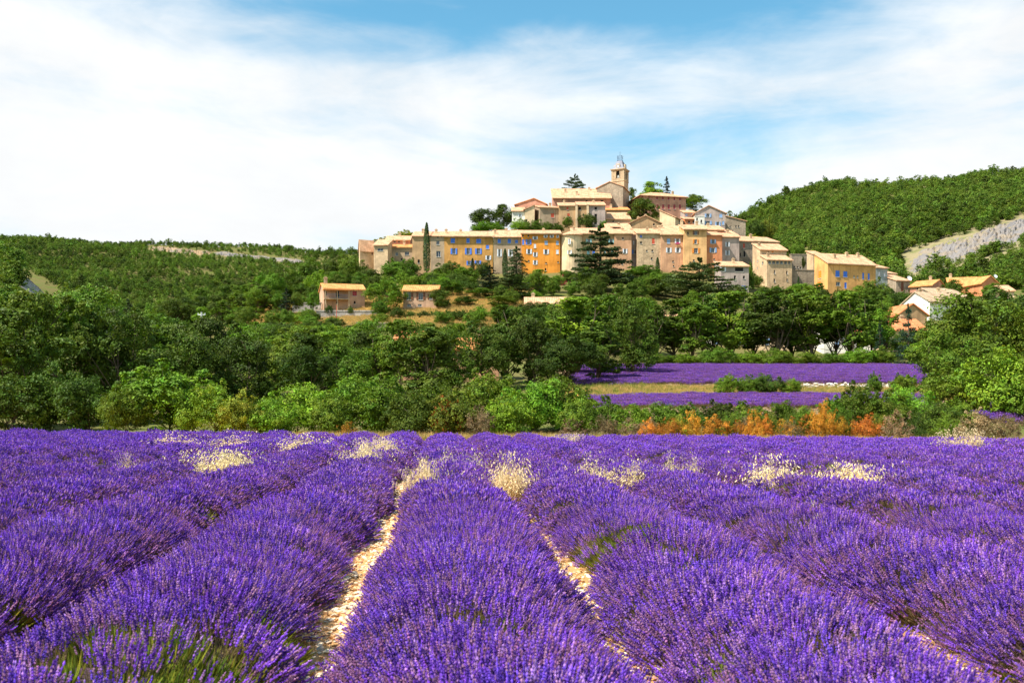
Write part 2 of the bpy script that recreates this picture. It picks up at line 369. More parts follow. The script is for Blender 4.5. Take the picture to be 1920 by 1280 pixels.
# ------------------------------------------------------------------ plant library
def unit(v): return v / np.maximum(np.linalg.norm(v, axis=-1, keepdims=True), 1e-9)
def leaves_np(P, N, size, r, aspect=.56, fold=.12):
    """one diamond-shaped leaf (four corners) per point P facing N"""
    n = len(P); a = unit(np.cross(N, r.normal(size=(n, 3)))); b = np.cross(N, a)
    s = (size * r.uniform(.65, 1.3, n))[:, None]
    V = np.stack([P - a*s*.5, P + b*s*aspect*.5 + N*s*fold, P + a*s*.5, P - b*s*aspect*.5 + N*s*fold], 1).reshape(-1, 3)
    Q = np.arange(4*n).reshape(n, 4); return V, Q
def tint(r, n, k=.28): 
    v = 1 + r.normal(0, k, n); return np.clip(v, .45, 1.7)
def crown_cols(r, clump_id, n, hue=.10):
    u = np.unique(clump_id).max() + 1
    cv = tint(r, u, .20)[clump_id] * tint(r, n, .14); cy = r.normal(0, hue, u)[clump_id]
    col = np.stack([cv * (1 + cy), cv, cv * (1 - .4*cy)], 1); return np.repeat(np.clip(col, .2, 2), 4, 0)
def limb(mb, p0, p1, r0, r1, r, bend=.15, k=4):
    p0, p1 = np.array(p0, float), np.array(p1, float); L = np.linalg.norm(p1 - p0); off = r.normal(0, bend*L*.5, 3)
    ts = np.linspace(0, 1, k); pts = [p0 + (p1-p0)*t + off*math.sin(math.pi*t) for t in ts]
    mb.tube(pts, [r0 + (r1-r0)*t for t in ts], 5, False); return pts
def broadleaf(seed, H=9, R=3.4, c0=.22, lobes=16, clumps=20, per=22, leaf=.24, flat=.9, slim=False, low=False, spread=1.0):
    """returns crown mesh and trunk mesh; height H, base at origin"""
    r = np.random.default_rng(seed); mb = MB()
    zc0, zc1 = c0*H, H; cz = (zc0+zc1)/2; hz = (zc1-zc0)/2
    L = []
    for i in range(lobes):
        d = unit(r.normal(size=3)); q = r.uniform(.50, .92)
        if low: d[2] = d[2]*.7 - .15
        w = 1.0 if not slim else .8
        L.append((np.array([d[0]*R*q*w, d[1]*R*q*w, cz + d[2]*hz*q]), R*r.uniform(.22, .46)*spread))
    for i in range(lobes // 2):      # sprigs reaching past the outline
        d = unit(r.normal(size=3) + np.array([0, 0, .25])); q = r.uniform(.92, 1.16)
        L.append((np.array([d[0]*R*q*.92, d[1]*R*q*.92, min(cz + d[2]*hz*q, H*1.03)]), R*r.uniform(.10, .19)*spread))
    L.append((np.array([r.normal(0, .1*R), r.normal(0, .1*R), H - R*.32]), R*.34)); L.append((np.array([0, 0, cz]), R*.5))
    P, N, K = [], [], []; kid = 0
    for c, rad in L:
        for k in range(clumps if rad > R*.2*spread else clumps//3):
            d = unit(r.normal(size=3) + np.array([0, 0, .35])); cc = c + d*rad*np.array([1, 1, flat])*r.uniform(.75, 1.08)
            m = int(per*r.uniform(.6, 1.4)); sd = rad*r.uniform(.13, .28)
            q = cc + r.normal(size=(m, 3))*sd*np.array([1, 1, .65])
            out = unit(q - c); o2 = unit(cc - c)
            P.append(q); N.append(unit(out*.5 + o2*.5 + np.array([0, 0, .25]) + r.normal(size=(m, 3))*.42)); K.append(np.full(m, kid)); kid += 1
    P = np.concatenate(P); N = np.concatenate(N); K = np.concatenate(K)
    P[:, 2] = np.clip(P[:, 2], .05*H if low else c0*H*.5, None)
    V, Q = leaves_np(P, N, leaf, r)
    me = mesh_np('crown', V, Q, col=crown_cols(r, K, len(P)))
    tr = .015*H if not low else .012*H
    top = np.array([r.normal(0, .04*H), r.normal(0, .04*H), H*.72])
    pts = limb(mb, (0, 0, -.06*H), top, tr, tr*.25, r, .06, 7)
    for i, (c, rad) in enumerate(L[:-1]):
        b = pts[min(5, max(1, int(1 + 5*r.uniform(.05, .85))))]
        if b[2] > c[2]: b = pts[1]
        limb(mb, b, c + np.array([0, 0, -.2*rad]), tr*.42, tr*.12, r)
    return me, mb.mesh('trunk', True)
def cedar(seed, H=14, R=6, tiers=9, per=150, leaf=.42, droop=.10, pw=.8, c0=.16, gap=.55):
    r = np.random.default_rng(seed); mb = MB(); P, N, K = [], [], []; kid = 0
    mb.tube([(0, 0, -.06*H), (0, 0, .3*H), (.01*H, 0, .7*H), (0, 0, .98*H)], [.026*H, .02*H, .011*H, .003*H], 6, False)
    for i in range(tiers):
        f = i/(tiers-1); z = H*(c0 + (1-c0)*f*.97); rr = R*(1-f)**pw + .05*R
        nb = max(4, int(8 - 4*f)); a0 = r.uniform(0, 6.3)
        for k in range(nb):
            if r.uniform() < .08: continue
            a = a0 + 6.283*k/nb + r.normal(0, .22); ln = rr*r.uniform(.6, 1.12); d = np.array([math.cos(a), math.sin(a), 0])
            zz = z + r.normal(0, .02*H); e = d*ln + np.array([0, 0, zz + ln*(.10 - droop)])
            limb(mb, (0, 0, zz - .02*H), e, .008*H*(1-.6*f), .002*H, r, .04, 3)
            for s_ in range(3):
                m = int(per*(.35+.65*(1-f))*r.uniform(.6, 1.2)/2.2)
                t = r.uniform(.18, 1.05, m); side = r.normal(0, .17*ln, m)*(1.15 - .6*t)
                perp = np.array([-d[1], d[0], 0])
                q = d*(t*ln)[:, None] + perp*side[:, None] + np.array([0, 0, 1.0])*(zz + t*ln*(.10-droop*t) + r.normal(0, gap*.25, m) - np.abs(side)*.18)[:, None]
                P.append(q); N.append(unit(np.array([0, 0, 1.0]) + r.normal(size=(m, 3))*.55)); K.append(np.full(m, kid)); kid += 1
    P = np.concatenate(P); N = np.concatenate(N); K = np.concatenate(K)
    V, Q = leaves_np(P, N, leaf, r, .5)
    return mesh_np('crown', V, Q, col=crown_cols(r, K, len(P), .06)), mb.mesh('trunk', True)
def cypress(seed, H=15, R=1.3, n=5200, leaf=.30):
    r = np.random.default_rng(seed); mb = MB(); mb.tube([(0, 0, -.05*H), (0, 0, .5*H), (0, 0, .9*H)], [.02*H, .012*H, .004*H], 6, False)
    f = r.uniform(0, 1, n)**.9; a = r.uniform(0, 6.283, n)
    prof = np.sin(np.pi*np.clip(f*.90+.10, 0, 1))**.45*np.clip(1.0-.35*f, 0, 1); rr = R*prof*(1+.10*np.sin(5*a+f*18))*r.uniform(.78, 1.04, n)
    P = np.stack([rr*np.cos(a), rr*np.sin(a), H*(.08+.92*f)], 1); N = unit(np.stack([np.cos(a), np.sin(a), np.full(n, .35)], 1) + r.normal(size=(n, 3))*.45)
    V, Q = leaves_np(P, N, leaf, r, .5); K = (f*60).astype(int)*7 + (a*1.1).astype(int)
    return mesh_np('crown', V, Q, col=crown_cols(r, K, n, .05)), mb.mesh('trunk', True)

LIB = {}
for i in range(5): LIB['oak%d' % i] = (*broadleaf(11+i, 9, 3.3+.25*(i % 3), .08, 15, 34, 27, .27), 9, 3.6)
for i in range(3): LIB['tall%d' % i] = (*broadleaf(31+i, 11, 2.6, .12, 17, 26, 25, .29, slim=True), 11, 2.5)
for i in range(5): LIB['bush%d' % i] = (*broadleaf(51+i, 3.2, 2.1, .02, 20, 24, 23, .155, low=True, spread=.95), 3.2, 2.2)
for i in range(3): LIB['twig%d' % i] = (*broadleaf(71+i, 2.0, 1.5, .02, 14, 20, 14, .10, low=True, spread=.9), 2.0, 1.55)
LIB['round0'] = (*broadleaf(81, 6, 3.2, .10, 26, 22, 20, .26, spread=.85), 6, 3.2)
LIB['cedar0'] = (*cedar(91, 15, 7, 11, 400, .46, .06, .66, .12), 15, 7); LIB['cedar1'] = (*cedar(92, 12, 7, 7, 420, .46, .0, .40, .26), 12, 7); LIB['cedar2'] = (*cedar(93, 14, 5, 12, 150, .42, .28, .75, .05, .9), 14, 5)
LIB['fir0'] = (*cedar(95, 12, 3.3, 14, 80, .36, .12, .85, .06, .5), 12, 3.3); LIB['fir1'] = (*cedar(96, 10, 3.6, 11, 90, .36, .08, .7, .08, .6), 10, 3.6)
LIB['cyp0'] = (*cypress(97), 15, 1.35)
BARK = M['bark']
def plant(kind, name, px, top, Y, wpx, mat_, label, cat, group=None, base=None, rz=None, dz=0.0):
    """a tree or shrub whose crown centre stands over image column px at distance Y, its top at row top, wpx wide"""
    crown, trunk, H0, R0 = LIB[kind]
    X = (px - CX)/F*Y; zb = gz(X, Y) + dz; zt = ZC + (HZ - top)*Y/F
    if base is not None: zb = ZC + (HZ - base)*Y/F
    h = max(zt - zb, .5); sz = h/H0; sr = (wpx*Y/F*.5)/R0
    o = empty(name, (X, Y, zb)); o.rotation_euler.z = random.uniform(0, 6.283) if rz is None else rz
    o.scale = (sr, sr*random.uniform(.9, 1.1), sz)
    tag(o, label, cat, group)
    c = bpy.data.objects.new('crown', crown); C.objects.link(c); c.parent = o
    if not crown.materials: crown.materials.append(None)
    c.material_slots[0].link = 'OBJECT'; c.material_slots[0].material = M[mat_]
    t_ = bpy.data.objects.new('trunk', trunk); C.objects.link(t_); t_.parent = o
    if not trunk.materials: trunk.materials.append(BARK)
    return o

# ------------------------------------------------------------------ scattered stuff: points carrying instances
def instancer(name, coll):
    g = bpy.data.node_groups.new(name, 'GeometryNodeTree')
    g.interface.new_socket('Geometry', in_out='INPUT', socket_type='NodeSocketGeometry'); g.interface.new_socket('Geometry', in_out='OUTPUT', socket_type='NodeSocketGeometry')
    N, L = g.nodes, g.links; gi = N.new('NodeGroupInput'); go = N.new('NodeGroupOutput')
    ci = N.new('GeometryNodeCollectionInfo'); ci.inputs['Collection'].default_value = coll; ci.inputs['Separate Children'].default_value = True; ci.inputs['Reset Children'].default_value = True
    ip = N.new('GeometryNodeInstanceOnPoints'); ip.inputs['Pick Instance'].default_value = True
    def attr(nm, ty):
        a = N.new('GeometryNodeInputNamedAttribute'); a.data_type = ty; a.inputs[0].default_value = nm; return a.outputs[0]
    L.new(gi.outputs[0], ip.inputs['Points']); L.new(ci.outputs[0], ip.inputs['Instance'])
    L.new(attr('idx', 'INT'), ip.inputs['Instance Index']); L.new(attr('rot', 'FLOAT_VECTOR'), ip.inputs['Rotation']); L.new(attr('scl', 'FLOAT_VECTOR'), ip.inputs['Scale'])
    L.new(ip.outputs[0], go.inputs[0]); return g
def source(name, meshes, mat_):
    c = bpy.data.collections.new(name)
    for i, me in enumerate(meshes):
        o = bpy.data.objects.new('%s_%02d' % (name, i), me); c.objects.link(o)
        if not me.materials: me.materials.append(mat_)
    return instancer(name, c)
def scatter(name, P, rot, scl, idx, ng, parent=None):
    me = mesh_np(name, P)
    for nm, ty, arr, ke in (('rot', 'FLOAT_VECTOR', rot, 'vector'), ('scl', 'FLOAT_VECTOR', scl, 'vector'), ('idx', 'INT', idx, 'value')):
        a = me.attributes.new(nm, ty, 'POINT'); a.data.foreach_set(ke, np.ascontiguousarray(arr, np.int32 if ty == 'INT' else np.float32).ravel())
    o = obj(name, me, None, parent); md = o.modifiers.new('instances', 'NODES'); md.node_group = ng; return o
def tilt_euler(axis_az, tilt, spin):
    """euler of: spin about own axis, then lean by tilt towards bearing axis_az (from +X anticlockwise)"""
    ca, sa, cb, sb, cc, sc = np.cos(axis_az), np.sin(axis_az), np.cos(tilt), np.sin(tilt), np.cos(spin-axis_az), np.sin(spin-axis_az)
    R00 = ca*cb*cc - sa*sc; R10 = sa*cb*cc + ca*sc; R20 = -sb*cc; R21 = sb*sc; R22 = cb
    return np.stack([np.arctan2(R21, R22), -np.arcsin(np.clip(R20, -1, 1)), np.arctan2(R10, R00)], 1)

# ------------------------------------------------------------------ lavender
def lav_clump(seed, n=52, lod=0, rad=.18, H=.195, green=False, mauve=0.0):
    r = np.random.default_rng(seed); V, T, Cc = [], [], []; nv = 0
    def add(v, f, c):
        nonlocal nv
        V.append(v); T.append(np.array(f) + nv); Cc.append(np.broadcast_to(c, (len(v), 3))); nv += len(v)
    octf = [(0, 2, 4), (2, 1, 4), (1, 3, 4), (3, 0, 4), (2, 0, 5), (1, 2, 5), (3, 1, 5), (0, 3, 5)]
    for i in range(n):
        a = r.uniform(0, 6.283); q = math.sqrt(r.uniform()); b = np.array([math.cos(a)*q*.09, math.sin(a)*q*.09, -.04])
        h = H*r.uniform(.72, 1.12)*(1 - .16*q*q); e = np.array([math.cos(a)*q*rad, math.sin(a)*q*rad, h]) + r.normal(0, .015, 3)
        d = unit(e - b); s1 = unit(np.cross(d, [0, .3, 1])); s2 = np.cross(d, s1)
        if r.uniform() < .5: s1, s2 = s2, s1
        gc = np.array([.21, .15, .075])*r.uniform(.6, 1.4)
        if green:
            gc = np.array([.20, .25, .03])*r.uniform(.45, 1.3)*np.array([r.uniform(.8, 1.5), 1, 1]); w = .0032; ee = b + (e-b)*r.uniform(.7, 1.05)
            add(np.array([b - s1*w, b + s1*w, (b+ee)/2 + s1*w*.9 + s2*.01, ee]), [(0, 1, 2), (0, 2, 3)], gc); continue
        w = .0022 if lod == 0 else .004
        add(np.array([b - s1*w, b + s1*w, e]), [(0, 1, 2)], gc)
        if lod < 2 and i % 2 == 0:      # narrow grey-green leaf low on the stem
            m = b + (e-b)*r.uniform(.1, .4); u = unit(d + r.normal(0, .5, 3)); add(np.array([m - s2*.004, m + s2*.004, m + u*.07]), [(0, 1, 2)], gc*1.2)
        L = r.uniform(.028, .054); base = np.array([.205, .078, .57])
        k = r.uniform(); 
        if k < .11: base = np.array([.44, .23, .62])
        elif k < .30: base = np.array([.36, .18, .32])
        elif k < .56: base = np.array([.10, .038, .29])
        if r.uniform() < mauve: base = np.array([.30, .125, .27])*r.uniform(.7, 1.2) if r.uniform() < .6 else np.array([.22, .10, .46])
        base = base*r.uniform(.75, 1.3)
        if lod == 0:
            nw = int(r.integers(3, 6))
            for j in range(nw):
                t = j/(nw-1); c = e - d*L*(1-t); rr = (.0066 - .0024*t)*r.uniform(.8, 1.25); hl = L/nw*.85
                c = c + (s1*r.normal() + s2*r.normal())*.0016
                add(np.array([c + s1*rr, c - s1*rr, c + s2*rr, c - s2*rr, c + d*hl, c - d*hl]), octf, base*r.uniform(.7, 1.35))
        else:
            rr = (.0085 if lod == 1 else .0125); c = e - d*L*.5
            add(np.array([c + s1*rr, c - s1*rr, c + s2*rr, c - s2*rr, c + d*L*.62, c - d*L*.6]), octf, base)
    return mesh_np('lavender_stems', np.concatenate(V), T=np.concatenate([np.array(t).reshape(-1, 3) for t in T]), col=np.concatenate(Cc))
LAV0 = source('lavender_near', [lav_clump(100+i, 84, 0) for i in range(6)] + [lav_clump(110+i, 90, 0, .15, .13, True) for i in range(2)] + [lav_clump(160+i, 70, 0, mauve=.75) for i in range(3)], M['lav'])
LAV1 = source('lavender_mid', [lav_clump(120+i, 70, 1) for i in range(4)] + [lav_clump(130+i, 60, 1, .17, .17, True) for i in range(2)] + [lav_clump(170+i, 60, 1, mauve=.75) for i in range(2)], M['lav'])
LAV2 = source('lavender_far', [lav_clump(140+i, 48, 2, .22, .22) for i in range(3)] + [lav_clump(150, 40, 2, .2, .2, True)] + [lav_clump(180, 46, 2, .22, .22, mauve=.7)], M['lav'])
def m_mound():
    m, t, out = new_mat('lavender_foliage'); g = t.n('ShaderNodeNewGeometry'); p = g.outputs['Position']
    n = t.noise(p, 30, 4, .7); n2 = t.noise(p, 2, 3)
    c = t.mix(t.ramp(n, .35, .65), (.040, .030, .032, 1), (.115, .10, .045, 1)); c = t.mix(t.ramp(n2, .4, .6), c, (.10, .055, .085, 1))
    principled(t, out, c, .95, .05, bump(t, n, .8, .05)); return m
M['mound'] = m_mound()
GREEN_SPOTS = [(300, 1215, .55), (215, 1180, .3), (1180, 985, .55), (1120, 1035, .35), (1270, 1260, .25), (1700, 1130, .4), (1830, 1000, .5), (60, 985, .35), (95, 1080, .3), (1530, 950, .3), (1600, 866, .8), (1350, 1010, .25), (540, 1110, .3), (1840, 1150, .3)]
def px_on(py, z, ): return F*(ZC - z)/(py - HZ)
GS = [((p - CX)/F*px_on(q, .45), px_on(q, .45), r_) for p, q, r_ in GREEN_SPOTS]
OATS = [  # column, row of the foot, height in px, width in px, label
 (948, 905, 58, 95, 'cream wild oats filling the furrow just right of the middle row'),
 (770, 905, 60, 60, 'cream wild oats in the furrow left of the middle row top'),
 (400, 880, 42, 115, 'broad cream wild oat patch two furrows left of the middle row'),
 (370, 838, 30, 110, 'far pale oat patch at the back left of the lavender'),
 (560, 842, 34, 120, 'long pale oat patch behind the left rows, nearest the hedge'),
 (655, 868, 50, 70, 'greenish cream oats between second and third rows left of middle'),
 (700, 850, 36, 70, 'thin pale oats spilling over the crest of the left row'),
 (1140, 898, 40, 75, 'small cream oat tuft right of the furrow patch'),
 (1440, 902, 52, 110, 'left half of the big cream oat patch on the right'),
 (1545, 906, 54, 110, 'right half of the big cream oat patch on the right'),
 (1797, 838, 44, 70, 'straw coloured oat tuft at the back right field edge'),
 (1275, 892, 40, 40, 'slim cream oat tuft left of the big right patch'),
 (235, 890, 40, 40, 'sparse oat stalks on the left, beside the broad patch'),
 (1525, 1015, 62, 44, 'lone drooping oat stalk nearest the camera on the right'),
 (1060, 822, 16, 60, 'tiny pale oat tuft at the far edge behind the middle rows'),
 (860, 880, 38, 50, 'wispy oats on the shoulder of the middle row')]
OXY = []
for p, q, h, w, lb in OATS:
    Y = px_on(q, .30); OXY.append(((p - CX)/F*Y, Y, h*Y/F, w*Y/F))
def row_bump(j, y): return 1 + .07*np.sin(y*5.1 + j*2.3 + 1.1*np.sin(y*2.2+j)) + .09*np.sin(y*1.15 + j*4.1) + .05*np.sin(y*11+j)
def row_wob(j, y): return .07*np.sin(y*.7 + j*1.9) + .05*np.sin(y*2.1 + j*3.3)
ROWNAME = {0: 'middle lavender row running straight up towards the village'}
ORD = ['first', 'second', 'third', 'fourth', 'fifth', 'sixth', 'seventh', 'eighth', 'ninth', 'tenth', 'eleventh', 'twelfth', 'thirteenth', 'fourteenth', 'fifteenth', 'sixteenth', 'seventeenth', 'eighteenth', 'nineteenth', 'twentieth']
def lavender_row(j):
    r = np.random.default_rng(500 + j)
    xr = lambda y: ROW_X0 + j*ROW_SP + ROW_DX*y + row_wob(j, y) - (.13 if j == 1 else 0)*np.clip((y-7)/-4+1, 0, 1) - .05*(j == 1) - .17*(j == 2) - .10*(j == 3)
    yy = np.linspace(1.6, Y_END, 600); ok = np.abs(xr(yy)) < .53*yy + 3.0
    if not ok.any(): return
    ya = yy[ok][0]; yb = Y_END + r.uniform(-.5, .5) - (.10*max(0, xr(Y_END)) if xr(Y_END) > 0 else 0)
    if yb - ya < 1.5: return
    # leafy mound under the flowers
    ys = np.arange(ya, yb, .22); ph = np.radians(np.linspace(-92, 92, 11))
    Yg, Pg = np.meshgrid(ys, ph, indexing='ij'); B = row_bump(j, Yg)
    endf = np.sqrt(np.clip((yb - Yg)/.7, 0.02, 1)) * np.sqrt(np.clip((Yg - ya)/.5 + .05, .05, 1))
    nz = 1 + r.normal(0, .05, Yg.shape)
    X = xr(Yg) + .57*np.sin(Pg)*nz*endf; Z = ground(X, Yg) - .03 + np.maximum(.33*np.cos(Pg)*B*nz*endf, -.03)
    i = np.arange(len(ys)-1)[:, None]*11 + np.arange(10)[None]
    Q = np.stack([i, i+1, i+12, i+11], -1).reshape(-1, 4)
    ends = [list(range(11))]
    me = mesh_np('foliage_mound', np.stack([X, Yg, Z], -1).reshape(-1, 3), Q, smooth=True)
    # flowers
    dens = lambda y: np.where(y < 9, 70, np.where(y < 22, 54, 40))
    y = r.uniform(ya, yb, int((yb-ya)*70)); y = y[r.uniform(size=len(y)) < dens(y)/70]
    f = r.uniform(-1, 1, len(y)); phi = np.radians(86)*np.sign(f)*np.abs(f)**.92
    bb = row_bump(j, y); ef = np.sqrt(np.clip((yb - y)/.7, .05, 1))
    x = xr(y) + .575*np.sin(phi)*ef; z = ground(x, y) + (.31*np.cos(phi)*bb*ef) - .01
    keep = np.ones(len(y), bool)
    for ox, oy, oh, ow in OXY[:12]: keep &= ~((np.abs(x-ox) < ow*.40) & (np.abs(y-oy) < min(ow*.5, .8)) & (r.uniform(size=len(y)) < .75))
    sp = np.zeros(len(y), bool)
    for gx, gy, gr in GS: sp |= ((x-gx)**2 + ((y-gy)*.6)**2 < (gr*r.uniform(.4, 1.2, len(y)))**2) & (r.uniform(size=len(y)) < .72)
    sp |= r.uniform(size=len(y)) < .025 + .05*(np.abs(np.sin(phi)) > .8)
    x, y, z, phi, sp = [q[keep] for q in (x, y, z, phi, sp)]
    n = len(y); az = np.where(phi >= 0, 0., math.pi) + r.normal(0, .35, n)
    rot = tilt_euler(az, np.abs(phi)*.64 + r.normal(0, .10, n), r.uniform(0, 6.283, n))
    s = r.uniform(.85, 1.12, n)*(1 + .13*np.sin(y*1.7+j)*np.sin(y*.6+2*j))*np.where(y > 22, 1.12, 1); scl = np.stack([s, s, s*r.uniform(.88, 1.12, n)], 1)
    mv = (np.abs(phi) > .75) & (r.uniform(size=n) < .60) | (r.uniform(size=n) < .08)
    idx0 = np.where(sp, r.integers(6, 8, n), np.where(mv, r.integers(8, 11, n), r.integers(0, 6, n))); idx1 = np.where(sp, r.integers(4, 6, n), np.where(mv, r.integers(6, 8, n), r.integers(0, 4, n))); idx2 = np.where(sp, 3, np.where(mv, 4, r.integers(0, 3, n)))
    P = np.stack([x, y, z], 1); root = None
    if j == 0: lab = ROWNAME[0]
    else: lab = '%s lavender row to the %s of the middle row' % (ORD[abs(j)-1], 'left' if j < 0 else 'right')
    root = empty('lavender_row', (0, 0, 0)); tag(root, lab, 'lavender', 'lavender rows of the near field', 'stuff')
    obj('foliage_mound', me, M['mound'], root)
    for nm, lo, hi, idx, ng in (('flower_stems', 0, 11, idx0, LAV0), ('flower_stems', 11, 24, idx1, LAV1), ('flower_stems', 24, 99, idx2, LAV2)):
        k = (y >= lo) & (y < hi)
        if k.sum(): scatter(nm, P[k], rot[k], scl[k], idx[k], ng, root)
for j in range(-14, 19): lavender_row(j)

def terrace(px0, px1, Y0, Y1, ang, label, seed, name='lavender_terrace'):
    """a field of lavender rows further off, rows lying across the view"""
    r = np.random.default_rng(seed); n = int(6.5*(Y1-Y0)*(px1-px0)/F*(Y0+Y1)/2)
    y = r.uniform(Y0, Y1, n); x = (r.uniform(px0, px1, n) + r.normal(0, 6, n) - CX)/F*y
    v = y - x*math.tan(ang); k = np.round(v/2.2); ph = np.clip(r.normal(0, .5, n), -1.2, 1.2)
    yy = k*2.2 + x*math.tan(ang) + np.sin(ph)*.55 + .12*np.sin(x*.5+k); z = ground(x, yy) + .38*np.cos(ph)*(1+.15*np.sin(x*1.3+k*2))
    ok = (yy > Y0) & (yy < Y1); x, yy, z, ph = x[ok], yy[ok], z[ok], ph[ok]; n = len(x)
    rot = tilt_euler(np.where(ph > 0, math.pi/2, -math.pi/2), np.abs(ph)*.7, r.uniform(0, 6.28, n)); s = r.uniform(1.25, 1.8, n); scl = np.stack([s, s, s*.85], 1)
    o = scatter(name, np.stack([x, yy, z], 1), rot, scl, np.where(r.uniform(size=n) < .07, 3, np.where(r.uniform(size=n) < .68, 4, r.integers(0, 3, n))), LAV2)
    tag(o, label, 'lavender', None, 'stuff')
terrace(1095, 1750, 66, 85, .02, 'narrow lower lavender terrace behind the rust coloured shrubs', 1)
terrace(1078, 1760, 98, 151, .10, 'large upper lavender terrace in front of the tall tree row', 2)
terrace(1830, 2150, 58, 72, .02, 'small strip of lavender beyond the shrubs at the right edge', 3)

# ------------------------------------------------------------------ dry grass, oats, pebbles
def grass_tuft(seed, n=46, H=.5, rad=.25, c=(.62, .42, .15)):
    r = np.random.default_rng(seed); a = r.uniform(0, 6.283, n); q = np.sqrt(r.uniform(size=n)); b = np.stack([np.cos(a)*q*rad*.6, np.sin(a)*q*rad*.6, np.full(n, -.03)], 1)
    h = H*r.uniform(.5, 1.15, n); e = b + np.stack([np.cos(a)*q*rad*.8 + r.normal(0, .06, n), np.sin(a)*q*rad*.8 + r.normal(0, .06, n), h], 1); s = unit(np.cross(e-b, r.normal(size=(n, 3))))*.010
    V = np.stack([b - s, b + s, (b+e)/2 + s*.8, e], 1).reshape(-1, 3); i = np.arange(n)*4
    T = np.concatenate([np.stack([i, i+1, i+2], 1), np.stack([i, i+2, i+3], 1)]); col = np.repeat(np.array(c)*r.uniform(.6, 1.35, (n, 1))*np.array([1, 1, 1]), 4, 0)
    return mesh_np('grass_blades', V, T=T, col=col)
def oat_clump(seed, n=60, H=1.0, rad=.5):
    r = np.random.default_rng(seed); V, T, Cc = [], [], []; nv = 0; sub = [(r.normal(0, .45*rad), r.normal(0, .4*rad), r.uniform(.12, .34)*rad, r.uniform(.6, 1.0)) for _ in range(6)]
    for i in range(n):
        cx, cy, sd_, hk = sub[int(r.integers(0, 6))]; b = np.array([cx + r.normal(0, sd_), cy + r.normal(0, sd_), -.05]); lean = r.normal(0, .13, 2) + np.array([.09, 0]); h = H*hk*r.uniform(.5, 1.05)
        if r.uniform() < .12: b[0] += r.normal(0, .9*rad)
        e = b + np.array([lean[0], lean[1], h]); s = unit(np.cross(e-b, r.normal(size=3)))*.0045; c = np.array([.80, .56, .24])*r.uniform(.75, 1.15)
        V.append(np.array([b-s, b+s, e])); T.append([[nv, nv+1, nv+2]]); Cc += [c*.8]*3; nv += 3
        for k in range(r.integers(8, 13)):      # hanging spikelets
            t = r.uniform(.55, 1.0); p = b + (e-b)*t; o = r.normal(size=3)*np.array([.05, .05, .012])*(1.35-t)*2; p1 = p + o + np.array([0, 0, .01]); tip = p1 + np.array([o[0]*.5, o[1]*.5, -.045]); sd = unit(np.cross(tip-p1, r.normal(size=3)))*.011; mid = (p1+tip)/2
            V.append(np.array([p1, mid+sd, tip, mid-sd])); T.append([[nv, nv+1, nv+2], [nv, nv+2, nv+3]]); Cc += [np.array([.90, .72, .40])*r.uniform(.75, 1.1)]*4; nv += 4
        # dry blade
        p = b + (e-b)*.25; u = p + np.array([r.normal(0, .1), r.normal(0, .1), .18]); V.append(np.array([p-s*1.5, p+s*1.5, u])); T.append([[nv, nv+1, nv+2]]); Cc += [np.array([.75, .55, .25])]*3; nv += 3
    return mesh_np('oat_stalks', np.concatenate(V), T=np.concatenate([np.array(t).reshape(-1, 3) for t in T]), col=np.array(Cc))
OATM = [oat_clump(200+i, 190, 1.0, .6) for i in range(4)]; OAT1 = oat_clump(210, 4, 1.0, .12)
for k, ((x, y, h, w), (p, q, hh, ww, lb)) in enumerate(zip(OXY, OATS)):
    me = OAT1 if k == 13 else OATM[k % 4]
    o = obj('wild_oat_clump', me, M['oat'], None, (x, y, gz(x, y))); o.scale = (w/1.1, min(w/1.1, 1.0), min(max(h*1.3 + .35, .85), 1.35)); o.rotation_euler.z = 0
    tag(o, lb, 'oat grass', 'wild oat clumps in the lavender')
DRY = source('dry_grass', [grass_tuft(220+i) for i in range(3)] + [grass_tuft(230+i, 40, .45, .25, (.22, .28, .05)) for i in range(2)], M['oat'])
def grass_patch(name, n, fx, fy, label, seed, smin=.8, smax=1.5, green=.25, cat='grass'):
    r = np.random.default_rng(seed); y = r.uniform(*fy, n); px = r.uniform(*fx, n); x = (px - CX)/F*y; s = r.uniform(smin, smax, n)
    idx = np.where(r.uniform(size=n) < green, r.integers(3, 5, n), r.integers(0, 3, n)); rot = np.stack([r.normal(0, .1, n), r.normal(0, .1, n), r.uniform(0, 6.28, n)], 1)
    tag(scatter(name, np.stack([x, y, ground(x, y)], 1), rot, np.stack([s, s, s], 1), idx, DRY), label, cat, None, 'stuff')
grass_patch('dry_grass', 2600, (560, 2100), (44.2, 49.5), 'dry straw grass along the far margin of the lavender field', 1, .7, 1.25, .3)
grass_patch('bank_grass', 5200, (1090, 1770), (84, 97.5), 'ochre grass on the bank between the two lavender terraces', 2, .6, 1.15, .55)
grass_patch('slope_grass', 14000, (430, 1000), (196, 262), 'ochre grass on the open slope around the two villas', 3, .8, 1.6, .22)
grass_patch('meadow_grass', 1200, (1060, 1240), (96, 125), 'green grass at the left end of the upper lavender terrace', 4, .8, 1.5, .88)
